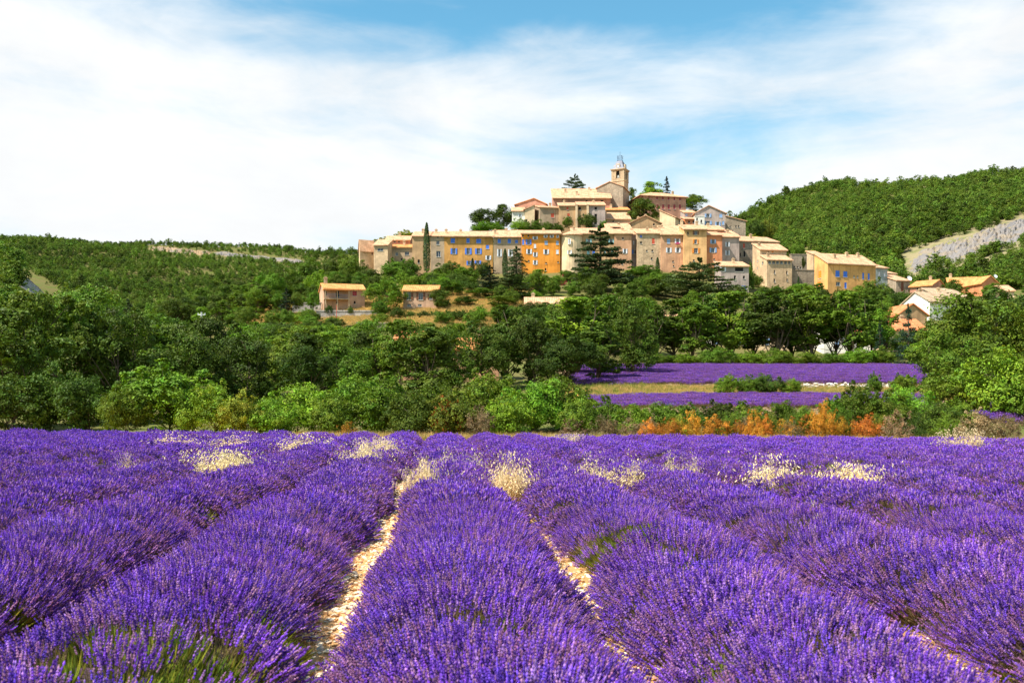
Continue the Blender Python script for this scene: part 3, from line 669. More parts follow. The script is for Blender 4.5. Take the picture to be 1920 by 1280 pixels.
def pebble(seed):
    r = np.random.default_rng(seed); v = np.array([(1, 0, 0), (-1, 0, 0), (0, 1, 0), (0, -1, 0), (0, 0, 1), (0, 0, -1), (.6, .6, .5), (-.6, .6, .45), (.6, -.6, .5), (-.6, -.6, .5)])
    v = v*r.uniform(.75, 1.2, (10, 1))*np.array([1, .75, .5]); f = [(6, 4, 8), (6, 8, 0), (6, 0, 2), (6, 2, 7), (6, 7, 4), (7, 2, 1), (7, 1, 9), (7, 9, 4), (9, 1, 3), (9, 3, 8), (9, 8, 4), (8, 3, 0), (0, 3, 5), (2, 0, 5), (1, 2, 5), (3, 1, 5)]
    return mesh_np('pebble', v, T=f, col=np.tile(np.array([[.86, .66, .44], [.80, .50, .26], [.74, .40, .18], [.88, .72, .52]][seed % 4])*r.uniform(.8, 1.1), (10, 1)))
PEB = source('limestone_pebbles', [pebble(240+i) for i in range(4)], M['stonec'])
def furrow_pebbles():
    r = np.random.default_rng(9); n = 24000; j = r.choice([-3.5, -2.5, -1.5, -.5, -.5, -.5, .5, .5, 1.5, 2.5], n); y = 3 + 20*r.uniform(size=n)**1.5
    x = ROW_X0 + j*ROW_SP + ROW_DX*y + r.normal(0, .17, n); s = .008 + .034*r.uniform(size=n)**3; z = ground(x, y) + s*.2
    tag(scatter('furrow_pebbles', np.stack([x, y, z], 1), np.stack([r.normal(0, .3, n), r.normal(0, .3, n), r.uniform(0, 6.28, n)], 1), np.stack([s]*3, 1), r.integers(0, 4, n), PEB), 'pale limestone pebbles lying in the furrows between the rows', 'pebbles', None, 'stuff')
furrow_pebbles()

# ------------------------------------------------------------------ woods on the far hills
def far_tree(seed):
    me, tr = broadleaf(seed, 7, 3.0, .05, 9, 9, 9, .62, spread=1.05); return me
WOODM = [far_tree(300+i) for i in range(6)] + [far_tree(310+i) for i in range(3)]
for _m in WOODM[6:]: _m.materials.append(M['leaf'] if _m is not WOODM[6] else M['leaf_d'])
WOOD = source('wood_trees', WOODM, M['leaf_far'])
ROCKS = [(1690, 1960, 498, 415, 505), (1700, 1960, 512, 440, 470)]
def bare(px, py, r, low=23):
    """clearings seen on the hills: rock and tan earth"""
    n = len(px); b = np.zeros(n, bool); j = r.normal(0, 1, n)
    q = py - (499 - (px-1690)*.30) + j*4; b |= (px > 1690) & (q > -26) & (q < low)      # limestone shelf
    b |= (px > 275) & (px < 570) & (np.abs(py - (466 + (px-275)*.085) + j*2) < 6)
    q = py - (522 + (px-45)*.62) + j*4; b |= (px > 34) & (px < 118) & (q > -22) & (q < 62)
    b |= (px > 640) & (px < 700) & (py > 480) & False
    return b
def woods(name, n, fx, fy, label, seed, smin, smax, cond=None):
    r = np.random.default_rng(seed); y = np.exp(r.uniform(math.log(fy[0]), math.log(fy[1]), n)); px = r.uniform(*fx, n); x = (px-CX)/F*y; z = ground(x, y); py = HZ - (z - ZC)/y*F
    k = ~bare(px, py, r, 44 if 'scrub' in name else 30) & (_wig(x, y, .03) + .8*_wig(x, y, .083) + r.normal(0, .5, n) < 1.35)
    if cond is not None: k &= cond(px, y)
    x, y, z = x[k], y[k], z[k]; n = len(x); s = r.uniform(smin, smax, n)*(1 + .5*(r.uniform(size=n) < .07))
    tag(scatter(name, np.stack([x, y, z - .3], 1), np.stack([np.zeros(n), np.zeros(n), r.uniform(0, 6.28, n)], 1), np.stack([s, s, s*r.uniform(.8, 1.15, n)], 1), np.where(_wig(x, y, .017) + .7*_wig(x, y, .06) + r.normal(0, .45, n) > .35, r.integers(6, 9, n), r.integers(0, 6, n)), WOOD), label, 'wood', None, 'stuff')
woods('hillside_wood', 34000, (-420, 980), (430, 1230), 'green oak wood covering the long hill on the left', 1, .42, .85)
woods('hillside_wood', 22000, (1180, 2500), (440, 880), 'green oak wood covering the hill on the right', 2, .42, .9, lambda px, y: (px > 1420) | (y > 520))
woods('hillside_wood', 2600, (-500, 190), (230, 440), 'dark trees on the shoulder at the far left', 3, .7, 1.2)
woods('hillside_scrub', 2600, (1690, 2400), (300, 520), 'low green scrub on the slope right of the lower houses', 4, .3, .75)
def rock_sheet(label, px0, px1, fpy, half, Yf, seed, mat_, amp=2.0, tree=None):
    """a bedded limestone outcrop standing proud of the slope"""
    r = np.random.default_rng(seed); nu, nv = 90, 26; u = np.linspace(0, 1, nu); v = np.linspace(-1, 1, nv); U, Vv = np.meshgrid(u, v, indexing='ij')
    Y = Yf(U, Vv); px = px0 + (px1-px0)*U; X = (px-CX)/F*Y
    edge = np.clip(1 - np.abs(Vv)**3*1.2, 0, 1)*np.clip(np.minimum(U, 1-U)*10, 0, 1)
    lay = np.floor((Vv*3 + .8*np.sin(U*9) + r.normal(0, .25, U.shape))*2)/2
    Z = ground(X, Y) - .8 + edge*(1.2 + amp*(.35*np.sin(lay*5+U*7) + .5*r.uniform(size=U.shape) + .4*_wig(X, Y*3, .2)))
    i = np.arange(nu-1)[:, None]*nv + np.arange(nv-1)[None]; Q = np.stack([i, i+nv, i+nv+1, i+1], -1).reshape(-1, 4)
    o = obj('rock_outcrop', mesh_np('rock_outcrop', np.stack([X, Y, Z], -1).reshape(-1, 3), Q), mat_); tag(o, label, 'rock')
M['lime'] = m_rock('grey_limestone', (.225, .205, .195), (.29, .23, .165)); M['tanrock'] = m_rock('tan_earth_and_rock', (.38, .25, .13), (.30, .25, .20))
def y_at(px, py, lo, hi):
    """distance at which the ground is seen at image row py"""
    ys = np.linspace(lo, hi, 160); z = ground((px-CX)/F*ys, ys); p = HZ - (z-ZC)/ys*F; k = np.argmax(p <= py)
    return ys[k] if (p <= py).any() else hi
def make_yf(px0, px1, f0, half, lo, hi):
    us = np.linspace(0, 1, 24); a = np.array([y_at(px0+(px1-px0)*u, f0(u)+half, lo, hi) for u in us]); b = np.array([y_at(px0+(px1-px0)*u, f0(u)-half, lo, hi) for u in us])
    return lambda U, V: (lambda A, B: A + (B-A)*(V+1)/2)(np.interp(U, us, a), np.interp(U, us, b))
rock_sheet('grey limestone shelf slanting up the right hillside', 1695, 2050, None, 0, make_yf(1695, 2050, lambda u: 499 - 106*u, 27, 360, 660), 1, M['lime'], 2.4)
rock_sheet('tan eroded slope below the limestone shelf', 1800, 2050, None, 0, make_yf(1800, 2050, lambda u: 508 - 60*u, 12, 340, 500), 2, M['tanrock'], 1.2)
rock_sheet('tan bare ledge high on the left hill', 275, 400, None, 0, make_yf(275, 400, lambda u: 467 + 9*u, 5, 600, 1150), 3, M['tanrock'], 2)
rock_sheet('pale grey rock ledge at the right end of the left hill', 395, 575, None, 0, make_yf(395, 575, lambda u: 475 + 18*u, 4.5, 600, 1150), 4, M['lime'], 2)
rock_sheet('grey scree chute on the far left shoulder', 40, 105, None, 0, make_yf(42, 108, lambda u: 520 + 36*u, 16, 250, 600), 5, M['lime'], .8)

# ------------------------------------------------------------------ the village: houses built where they stand
def kx(px): return (px - CX)/F
def rect_wall(mb, fr, W, z0, z1, holes):
    """wall sheet in frame fr(u, z) with real openings"""
    us = sorted({0.0, W, *[h[0] for h in holes], *[h[1] for h in holes]}); zs = sorted({z0, z1, *[h[2] for h in holes], *[h[3] for h in holes]})
    for a, b in zip(us, us[1:]):
        for c, d in zip(zs, zs[1:]):
            if b - a < 1e-4 or d - c < 1e-4: continue
            m, n = (a+b)/2, (c+d)/2
            if any(h[0] < m < h[1] and h[2] < n < h[3] for h in holes): continue
            mb.poly([fr(a, 0, c), fr(b, 0, c), fr(b, 0, d), fr(a, 0, d)])
STY = {'b': 's_blue', 'p': 's_pblue', 'w': 's_white_sh', 'r': 's_red', 'n': 's_brown', 'o': 's_orng', 't': 's_teal_sh', 'y': 's_wine'}
def window(root, fr, u0, u1, z0, z1, style, col):
    """an opening with reveal, frame, pane and shutters; fr(u, depth, z), depth < 0 stands out of the wall"""
    dp = .28
    f = MB()
    for q in ([(u0, 0, z0), (u0, dp, z0), (u0, dp, z1), (u0, 0, z1)], [(u1, dp, z0), (u1, 0, z0), (u1, 0, z1), (u1, dp, z1)], [(u0, dp, z1), (u1, dp, z1), (u1, 0, z1), (u0, 0, z1)]): f.poly([fr(*p) for p in q])
    f.box(u0 - .08, u1 + .08, -.12, dp, z0 - .10, z0, fr)
    if style != 's':
        t = .07; um = (u0+u1)/2
        f.box(u0, u0+t, dp-.10, dp-.03, z0, z1, fr); f.box(u1-t, u1, dp-.10, dp-.03, z0, z1, fr); f.box(u0+t, u1-t, dp-.10, dp-.03, z1-t, z1, fr); f.box(um-t*.5, um+t*.5, dp-.09, dp-.03, z0, z1-t, fr)
    w = f.build('window', M['frame'], root)
    g = MB(); g.poly([fr(u0, dp, z0), fr(u1, dp, z0), fr(u1, dp, z1), fr(u0, dp, z1)]); g.build('pane', M['dark'] if style == 's' else M['glass'], w)  # bare openings get a near-black sheet, painting in the unlit room behind
    m = M.get(STY.get(col), M['frame'])
    def leaf(a, b, d0, d1):
        s = MB(); s.box(a, b, d0, d1, z0 + .02, z1 - .02, fr)
        for k in range(3):
            zz = z0 + (z1-z0)*(.18 + .32*k); s.box(a + .06, b - .06, d0 - .03, d0, zz - .05, zz + .05, fr)
        s.build('shutter', m, w)
    if style == 'o':
        hw = (u1-u0)*.5; leaf(u0 - hw - .03, u0 - .03, -.09, -.03); leaf(u1 + .03, u1 + hw + .03, -.09, -.03)
    elif style == 'c':
        um = (u0+u1)/2; leaf(u0 + .02, um - .015, .05, .10); leaf(um + .015, u1 - .02, .05, .10)
    elif style == 'h':          # one leaf shut, one open
        um = (u0+u1)/2; leaf(u0 + .02, um, .05, .10); leaf(u1 + .03, u1 + (u1-u0)*.5, -.09, -.03)
    return w
def house(label, x0, x1, Y, ey, roof='front', rise=2.2, D=9.0, yaw=0.0, wall='tan', wins=(), lw=(), rw=(), dl=None, dr=None, chim=(), oh=.55, tile='tile', cat='house', peak=.5, foot=None, name='house', group='houses of the hill village', door=None):
    if roof == 'front': rise = rise + .13*D
    a = math.radians(yaw); c, s = math.cos(a), math.sin(a); X0 = kx(x0)*Y
    L = (kx(x1)*Y - X0)/(c - kx(x1)*s)
    X1, Y1 = X0 + L*c, Y + L*s
    if dl is not None: D = (X0 - kx(dl)*Y)/(kx(dl)*c + s)
    if dr is not None: D = (X1 - kx(dr)*Y1)/(kx(dr)*c + s)
    if not 2.0 < D < 17: D = 8.0 if D > 17 or D <= 0 else D
    ze = ZC + (HZ - ey)*Y/F
    cs = [(X0, Y), (X1, Y1), (X0 - D*s, Y + D*c), (X1 - D*s, Y1 + D*c)]
    zb = min(gz(*p) for p in cs) - 1.0
    if foot is not None: zb = min(zb, ZC + (HZ - foot)*Y/F)
    zb = min(zb, ze - 2.5)
    o = Vector((X0 + L*.5*c, Y + L*.5*s, zb)); root = empty(name, o); tag(root, label, cat, group, 'thing')
    P = lambda u, v, z: (X0 + u*c - v*s - o.x, Y + u*s + v*c - o.y, z - o.z)
    FRONT = lambda u, d, z: P(u, d, z); LEFT = lambda u, d, z: P(d, D - u, z); RIGHT = lambda u, d, z: P(L - d, u, z); BACK = lambda u, d, z: P(L - u, D - d, z)
    def hits(spec, side):
        out = []
        for w in spec:
            px, py, pw, ph = w[:4]; st = w[4] if len(w) > 4 else 's'; co = w[5] if len(w) > 5 else 'w'; k = kx(px)
            if side == 'F': u = (k*Y - X0)/(c - k*s); yh = Y + u*s; W = L
            elif side == 'L': v = (X0 - k*Y)/(k*c + s); yh = Y + v*c; u = D - v; W = D
            else: v = (X1 - k*Y1)/(k*c + s); yh = Y1 + v*c; u = v; W = D
            z = ZC + (HZ - py)*yh/F; hw = pw*yh/F*.5/(1 if side == 'F' else .6); hh = ph*yh/F*.5
            hw = max(hw, .22); hh = max(hh, .25)
            u = min(max(u, hw + .15), W - hw - .15)
            if z + hh > ze - .12: z = ze - .12 - hh
            if u - hw < .05 or u + hw > W - .05: continue
            h = (u - hw, u + hw, z - hh, z + hh)
            if any(h[0] < q[1] + .05 and h[1] > q[0] - .05 and h[2] < q[3] + .05 and h[3] > q[2] - .05 for q, *_ in out): continue
            out.append((h, st, co))
        return out
    HF, HL, HR = hits(wins, 'F'), hits(lw, 'L'), hits(rw, 'R')
    w = MB()
    rect_wall(w, FRONT, L, zb - o.z + o.z, ze, [h for h, *_ in HF]); rect_wall(w, LEFT, D, zb, ze, [h for h, *_ in HL]); rect_wall(w, RIGHT, D, zb, ze, [h for h, *_ in HR]); rect_wall(w, BACK, L, zb, ze, [])
    zr = ze + rise; pk = L*peak
    if roof == 'front': w.poly([P(0, D, ze), P(0, 0, ze), P(0, D, zr)]); w.poly([P(L, 0, ze), P(L, D, ze), P(L, D, zr)]); w.poly([P(L, D, ze), P(0, D, ze), P(0, D, zr), P(L, D, zr)])
    elif roof == 'gabS': w.poly([P(0, D, ze), P(0, 0, ze), P(0, D/2, zr)]); w.poly([P(L, 0, ze), P(L, D, ze), P(L, D/2, zr)])
    elif roof == 'gabF': w.poly([P(0, 0, ze), P(L, 0, ze), P(pk, 0, zr)]); w.poly([P(L, D, ze), P(0, D, ze), P(pk, D, zr)])
    elif roof == 'shedR': w.poly([P(0, 0, ze), P(L, 0, ze), P(0, 0, zr)]); w.poly([P(L, D, ze), P(0, D, ze), P(0, D, zr)]); w.poly([P(0, D, ze), P(0, 0, ze), P(0, 0, zr), P(0, D, zr)])
    elif roof == 'shedL': w.poly([P(0, 0, ze), P(L, 0, ze), P(L, 0, zr)]); w.poly([P(L, D, ze), P(0, D, ze), P(L, D, zr)]); w.poly([P(L, 0, ze), P(L, D, ze), P(L, D, zr), P(L, 0, zr)])
    w.build('wall', M[wall], root)
    for H, fr in ((HF, FRONT), (HL, LEFT), (HR, RIGHT)):
        for (u0, u1, z0, z1), st, co in H: window(root, fr, u0, u1, z0, z1, st, co)
    # roof slabs
    rf = MB(); th = .24
    def slab(pts):
        tp = [Vector(P(*p)) for p in pts]; up = [p + Vector((0, 0, th)) for p in tp]
        e = (tp[1] - tp[0]).normalized(); nrm = (tp[1]-tp[0]).cross(tp[-1]-tp[0]).normalized(); g = nrm.cross(e)
        uv = [((p - tp[0]).dot(e), (p - tp[0]).dot(g)) for p in tp]; n = len(tp)
        rf.poly(up, uv); rf.poly(tp[::-1], uv[::-1])
        for k in range(n): rf.poly([tp[k], tp[(k+1) % n], up[(k+1) % n], up[k]], [uv[k], uv[(k+1) % n], uv[(k+1) % n], uv[k]])
    b = .03
    if roof == 'front': sl = rise/D; slab([(-oh*.5, -oh, ze - oh*sl + b), (L + oh*.5, -oh, ze - oh*sl + b), (L + oh*.5, D + .3, zr + .3*sl + b), (-oh*.5, D + .3, zr + .3*sl + b)])
    elif roof == 'gabS':
        sl = rise/(D/2); slab([(-oh*.5, -oh, ze - oh*sl + b), (L + oh*.5, -oh, ze - oh*sl + b), (L + oh*.5, D/2, zr + b), (-oh*.5, D/2, zr + b)]); slab([(L + oh*.5, D + oh, ze - oh*sl + b), (-oh*.5, D + oh, ze - oh*sl + b), (-oh*.5, D/2, zr + b), (L + oh*.5, D/2, zr + b)])
    elif roof == 'gabF':
        s1, s2 = rise/pk, rise/(L-pk); slab([(-oh, D + .3, ze - oh*s1 + b), (-oh, -oh*.6, ze - oh*s1 + b), (pk, -oh*.6, zr + b), (pk, D + .3, zr + b)]); slab([(L + oh, -oh*.6, ze - oh*s2 + b), (L + oh, D + .3, ze - oh*s2 + b), (pk, D + .3, zr + b), (pk, -oh*.6, zr + b)])
    elif roof == 'shedR': sl = rise/L; slab([(L + oh, -oh*.6, ze - oh*sl + b), (L + oh, D + .3, ze - oh*sl + b), (-.2, D + .3, zr + .2*sl + b), (-.2, -oh*.6, zr + .2*sl + b)])
    elif roof == 'shedL': sl = rise/L; slab([(-oh, D + .3, ze - oh*sl + b), (-oh, -oh*.6, ze - oh*sl + b), (L + .2, -oh*.6, zr + .2*sl + b), (L + .2, D + .3, zr + .2*sl + b)])
    elif roof == 'hip':
        q = min(L, D)/2*.98; lo = ze - oh*rise/q + b; A = [(-oh, -oh, lo), (L + oh, -oh, lo), (L + oh, D + oh, lo), (-oh, D + oh, lo)]
        if L >= D: r0, r1 = (q, D/2, zr + b), (L - q, D/2, zr + b); slab([A[0], A[1], r1, r0]); slab([A[2], A[3], r0, r1]); slab([A[1], A[2], r1]); slab([A[3], A[0], r0])
        else: r0, r1 = (L/2, q, zr + b), (L/2, D - q, zr + b); slab([A[0], A[1], r0]); slab([A[2], A[3], r1]); slab([A[1], A[2], r1, r0]); slab([A[3], A[0], r0, r1])
    elif roof == 'flat': slab([(-.12, -.12, ze - .05), (L + .12, -.12, ze - .05), (L + .12, D + .12, ze - .05), (-.12, D + .12, ze - .05)])
    if not chim and roof in ('front', 'gabS') and L > 5 and name == 'house': chim = (((x0*7 + x1*3) % 10/13 + .12, .55, .9 + (x0 % 3)*.25),)
    R = rf.build('roof', M[tile] if roof != 'flat' else M[wall], root)
    for (fu, fv, hh) in chim:
        u, v = fu*L, fv*D
        zc = ze + {'front': rise*fv, 'gabS': rise*(1-abs(2*fv-1)), 'gabF': rise*(fu/peak if fu < peak else (1-fu)/(1-peak)), 'shedR': rise*(1-fu), 'shedL': rise*fu, 'hip': rise*.7, 'flat': 0}[roof]
        m = MB(); m.box(u - .38, u + .38, v - .3, v + .3, zc - .5, zc + hh, P); m.box(u - .48, u + .48, v - .4, v + .4, zc + hh, zc + hh + .14, P)
        m.box(u - .25, u - .05, v - .15, v + .15, zc + hh + .14, zc + hh + .45, P); m.box(u + .05, u + .25, v - .15, v + .15, zc + hh + .14, zc + hh + .45, P)
        m.build('chimney', M['trim'], R)
    if roof in ('front', 'gabS') and L > 5:     # stepped tile cornice under the eave, and a downpipe
        k = MB(); k.box(.02, L - .02, -.20, -.003, ze - .34, ze - .20, P); k.box(.02, L - .02, -.34, -.003, ze - .20, ze - .07 - oh*0.02, P); k.build('cornice', M['trim'], root)
    return root, P, dict(L=L, D=D, ze=ze, zr=zr, zb=zb)

def W(*a): return [tuple(q) for q in a]
B = 'b'; 
# --- left end of the front row
house('small gabled stone house at the left end of the village wall', 675, 701, 312, 462, 'gabS', 2.0, wall='fort', yaw=24, dl=673, D=6, wins=W((698, 473, 3, 10, 'c', 'n'), (686, 470, 3, 5)), foot=500)
house('pale stone tower house with a band of blue window, left end of village', 701, 727, 308, 460, 'front', 1.6, 7, yaw=-7, wall='fort', wins=W((713, 468, 11, 5, 'g', 'p')), dr=736, foot=520, rw=())
house('low cottage with two tiny attic windows behind the stone tower house', 724, 769, 320, 450, 'gabS', 1.8, 8, wall='pink', wins=W((740, 453, 3, 3), (748, 453, 3, 3)))
house('grey rendered annexe with two square windows left of the cypress', 731, 773, 313, 464, 'front', 1.0, 7, wall='grey', tile='otile', wins=W((744, 476, 5, 6, 'g'), (763, 475, 8, 7, 'g'), (753, 486, 3, 4)), foot=500)
house('narrow tan house directly behind the tall cypress', 773, 808, 311, 443, 'front', 1.6, 9, wall='tan', wins=W((785, 490, 4, 7), (798, 455, 4, 6, 'g'), (797, 478, 4, 7, 'g')), foot=510)
house('grey rendered house with two pale windows right of the cypress', 808, 833, 311, 443, 'front', 1.6, 9, wall='grey', wins=W((821, 445, 2.5, 3), (821, 455, 6, 8, 'g', 'p'), (822, 476, 8, 11, 'g')), chim=((.3, .6, 1.2),), foot=510)
house('long ochre house with four blue shuttered windows in each of two rows', 833, 924, 311, 443, 'front', 1.7, 9, wall='ochre', chim=((.02, .5, 1.3), (.32, .6, 1.1)), oh=.9, foot=515,
      wins=W((849, 451, 8, 9, 'c', B), (877.5, 451, 6, 9, 'c', B), (897.5, 452, 9, 8, 'c', B), (851, 471, 6, 11, 'o', B), (878, 471, 6, 12, 'o', B), (897, 471, 6, 11, 'o', B), (914, 463, 6, 7, 'c', B), (915.5, 483, 5, 8, 'o', 'w'), (880, 493, 5, 8, 'o', B), (896, 492, 6, 7, 'o', B), (850, 494, 2, 3)))
house('brown grey house with three blue shutters in a row, next to ochre house', 925.5, 978, 311, 444, 'front', 2.2, 9, wall='grey', chim=((.45, .8, 1.0), (.05, .4, 1.3)), oh=.9, foot=520, wins=W((936, 452, 6, 8, 'c', B), (955, 452, 6, 8, 'c', B), (968.5, 453, 5, 6, 'c', B), (936.5, 474, 4, 14, 'o', 'w'), (957, 474, 4, 13, 'o', 'w')))
house('tall saturated orange house with white shutters in the front row', 978, 1050, 310, 438, 'front', 1.2, 9, wall='orange', oh=1.0, foot=530,
      wins=W((980.5, 442, 2, 3), (990.5, 442, 2, 3), (980.5, 453.5, 4, 10, 'c', B), (991, 453.5, 5, 10, 'o', B), (1003.5, 446, 4.5, 6, 'o', 'w'), (1023, 443, 3.5, 5, 'o', 'w'), (1034.5, 443, 3.5, 5, 'o', 'w'), (1045, 443, 3, 5, 'h', 'w'), (1024, 455, 6, 7, 'c', 'p'), (1045, 455, 5, 7, 'c', 'p'), (1003, 461, 4.5, 8, 'c', 'w'),
             (992, 471.5, 5, 9, 'o', 'w'), (1003.5, 477, 4, 8, 'o', 'w'), (1024, 472, 5, 9, 'o', 'w'), (1045, 472, 5, 8, 'c', 'w'), (1003.5, 492, 4, 8, 'o', 'w'), (1024, 493, 2.5, 3), (1046.5, 491, 2, 3), (991.5, 489, 2, 2), (1023, 505, 1.5, 5)))
def round_tower():
    Y = 309; xc = kx(1072)*Y; r = kx(1072)*Y - kx(1050)*Y; zt = ZC + (HZ-439)*Y/F; yc = Y + r
    zb = gz(xc, Y) - 2; root = empty('round_tower', (xc, yc, zb)); tag(root, 'cream round tower joined to the right side of the orange house', 'tower', 'houses of the hill village')
    m = MB(); n = 28
    for k in range(n):
        a0, a1 = math.pi*2*k/n, math.pi*2*(k+1)/n
        m.poly([(r*1.06*math.cos(a0), r*1.06*math.sin(a0), 0), (r*1.06*math.cos(a1), r*1.06*math.sin(a1), 0), (r*math.cos(a1), r*math.sin(a1), zt-zb), (r*math.cos(a0), r*math.sin(a0), zt-zb)])
    m.build('wall', M['cream'], root, True)
    q = MB(); re = r + .55
    for k in range(n):
        a0, a1 = math.pi*2*k/n, math.pi*2*(k+1)/n; h = zt - zb
        q.poly([(re*math.cos(a0), re*math.sin(a0), h), (re*math.cos(a1), re*math.sin(a1), h), (0, 0, h + 1.7)], [(k*.6, 0), (k*.6+.6, 0), (k*.6+.3, 4)])
        q.poly([(re*math.cos(a1), re*math.sin(a1), h-.2), (re*math.cos(a0), re*math.sin(a0), h-.2), (re*math.cos(a0), re*math.sin(a0), h), (re*math.cos(a1), re*math.sin(a1), h)], [(0, 0), (.5, 0), (.5, .2), (0, .2)])
    q.poly([(re*math.cos(-math.pi*2*k/n), re*math.sin(-math.pi*2*k/n), zt-zb-.2) for k in range(n)], [(math.cos(k), math.sin(k)) for k in range(n)])
    q.build('roof', M['tile'], root)
    for px, py, w, h, st, co in ((1067, 453, 3.5, 10, 'h', 'w'), (1068, 473, 4, 7, 'o', 'w')):
        th = math.asin(max(-1, min(1, (kx(px)*Y - xc)/r))); c, s = math.cos(th), math.sin(th)
        fr = lambda u, d, z, c=c, s=s: ((r-.03-d)*s + u*c, -(r-.03-d)*c + u*s, z)
        hw, hh = w*Y/F/2, h*Y/F/2; z = ZC + (HZ-py)*Y/F - zb
        window(root, lambda u, d, z, fr=fr: fr(u, d - .30, z), -hw, hw, z-hh, z+hh, st, co)
round_tower()
house('long grey tan house behind the big cedar, with pale blue shutters', 1074, 1152, 311.5, 438, 'front', 1.9, 9, wall='tan', oh=.8, foot=540, chim=((.05, .5, 1.2),), wins=W((1082, 451, 5, 9, 'c', 'p'), (1082, 473, 5, 8, 'c', 'p'), (1103, 473, 5, 9, 'c', 't'), (1113, 474, 5, 8, 'c', 'b'), (1104, 452, 5, 8, 'o', 't'), (1134, 473, 4, 9, 'c', 't'), (1148, 472, 4, 9, 'c', 't'), (1146, 452, 5, 8, 'o', 't')))
house('tan house right of the big cedar with narrow white shutters', 1152, 1184, 311, 438, 'front', 1.6, 9, wall='salmon', oh=.7, foot=520, wins=W((1168, 447, 3, 4), (1168, 453, 4, 8, 'c', 'w'), (1172, 471, 4, 9, 'o', 'w'), (1167, 492, 3, 8)))
house('narrow house set back in shadow, with blue and white shutters', 1184, 1197, 314, 440, 'front', 1.2, 8, wall='lilac', foot=510, wins=W((1188, 455, 3, 7, 'c', 'w'), (1190, 472, 5, 8, 'o', B)))
house('rubble stone house with one red shuttered window', 1195, 1240, 310, 438, 'front', 1.4, 9, wall='stone', foot=512, wins=W((1202, 443, 4, 4, 'c', B), (1225, 452, 5, 11, 'c', 'r'), (1202, 455, 3.5, 4.5), (1223, 470, 3, 4), (1213, 470, 2, 2.5), (1222, 484.5, 3, 4)))
house('salmon house with white shutters and pink flowers at one window', 1240, 1282, 309, 440, 'front', 1.5, 9, wall='salmon', oh=.8, foot=518, chim=((.05, .7, 1.8),), wins=W((1253.5, 452, 6, 9, 'c', 'p'), (1270.5, 452, 5, 9, 'o', 'w'), (1254, 469, 5, 9, 'o', 'w'), (1271, 469, 5, 9, 'o', 'w'), (1262, 490, 2.5, 3.5), (1263, 498.5, 2, 3)))
house('tall yellow house with orange brown shutters on three floors', 1283, 1325, 307, 430, 'front', 1.6, 9, wall='yellow', oh=.8, foot=522, chim=((-.0, .5, 2.0), (.75, .8, 1.3)), wins=W((1304.5, 436.5, 5.5, 7.5, 'o', 'n'), (1290, 437, 2.5, 5), (1304.5, 453, 5, 8, 'o', 'o'), (1305, 470, 7, 9.5, 'o', 'o'), (1301, 488, 3, 3.5), (1294, 492, 2.5, 3)))
house('coral pink house with pale blue shutters beside the tall yellow house', 1325, 1354, 308, 441, 'front', 1.3, 8, yaw=4, wall='coral', foot=522, wins=W((1337, 453, 5, 8, 'o', 'p'), (1337, 469, 6.5, 9, 'o', 'p'), (1339, 486, 3, 3)))
house('small house with a dark open loggia between the yellow and lilac houses', 1324, 1358, 316, 431, 'front', 1.5, 7, yaw=4, wall='pink', wins=W((1332, 435, 13, 6), (1352, 439, 5, 5, 'g')))
house('lilac grey house with two white shuttered windows one above the other', 1354, 1386, 311, 444, 'front', 2.0, 8, yaw=6, wall='lilac', foot=520, wins=W((1364, 458, 4, 9, 'o', 'w'), (1364, 474, 4, 9, 'o', 'w')))
house('stone house with a faded red shutter, right of the lilac house', 1386, 1411, 318, 452, 'front', 1.6, 8, yaw=12, wall='gstone', foot=520, wins=W((1395, 461, 4, 9, 'c', 'r'), (1396, 476, 4, 11), (1388, 478, 3, 8)))
house('long low house with red windows under a descending roof', 1408, 1460, 322, 452, 'front', 1.6, 8, yaw=14, wall='salmon', foot=500, wins=W((1428, 459, 3.5, 6, 'c', 'r'), (1433, 460, 3, 6, 'c', 'r'), (1450, 461, 14, 3.5, 'g', 'p')), chim=((.2, .5, 1.4),))
# --- the fortified block
house('upper block of the fortress like stone building with shallow roof', 1425, 1475, 306, 468, 'front', 1.5, 8, yaw=10, wall='fort', dl=1411, foot=560, wins=W((1441, 474, 3, 5), (1449, 472, 3, 5, 'c', 'o')), lw=W((1421, 489, 2.5, 3.5), (1420, 502, 2.2, 2.5)))
house('lower block of the fortress like stone building with a strip of windows', 1438, 1485, 300, 487, 'front', 1.2, 6, yaw=10, wall='fort', dl=1425, foot=560, wins=W((1443, 490, 5, 6.5, 'g'), (1450.5, 490.5, 5, 6.5, 'g'), (1458, 491, 5, 6.5, 'g'), (1465.5, 491.5, 5, 6.5, 'g'), (1473, 492, 5, 6.5, 'g'), (1480, 492.5, 4, 6, 'g'), (1452, 510, 2.2, 7), (1475.5, 511, 2.2, 6.5), (1452, 526, 3, 7), (1476, 525, 2.2, 5)), lw=W((1430, 487, 4, 4.5)))
house('ruined grey curtain wall right of the fortress block', 1484, 1513, 312, 477, 'flat', 0, 1.4, yaw=8, wall='gstone', foot=560, cat='wall', name='curtain_wall', wins=W((1490, 500, 1.5, 3), (1496, 501, 1.5, 3), (1501, 502, 2, 4)))
house('lower grey retaining wall sloping towards the peach house', 1484, 1528, 306, 506, 'flat', 0, 1.2, yaw=10, wall='gstone', foot=560, cat='wall', name='retaining_wall', wins=W((1487, 535, 4, 7)))
house('square stone turret with a tiny tiled roof behind the curtain wall', 1525, 1541, 316, 477, 'front', .9, 5, yaw=12, wall='fort', dl=1512, foot=540)
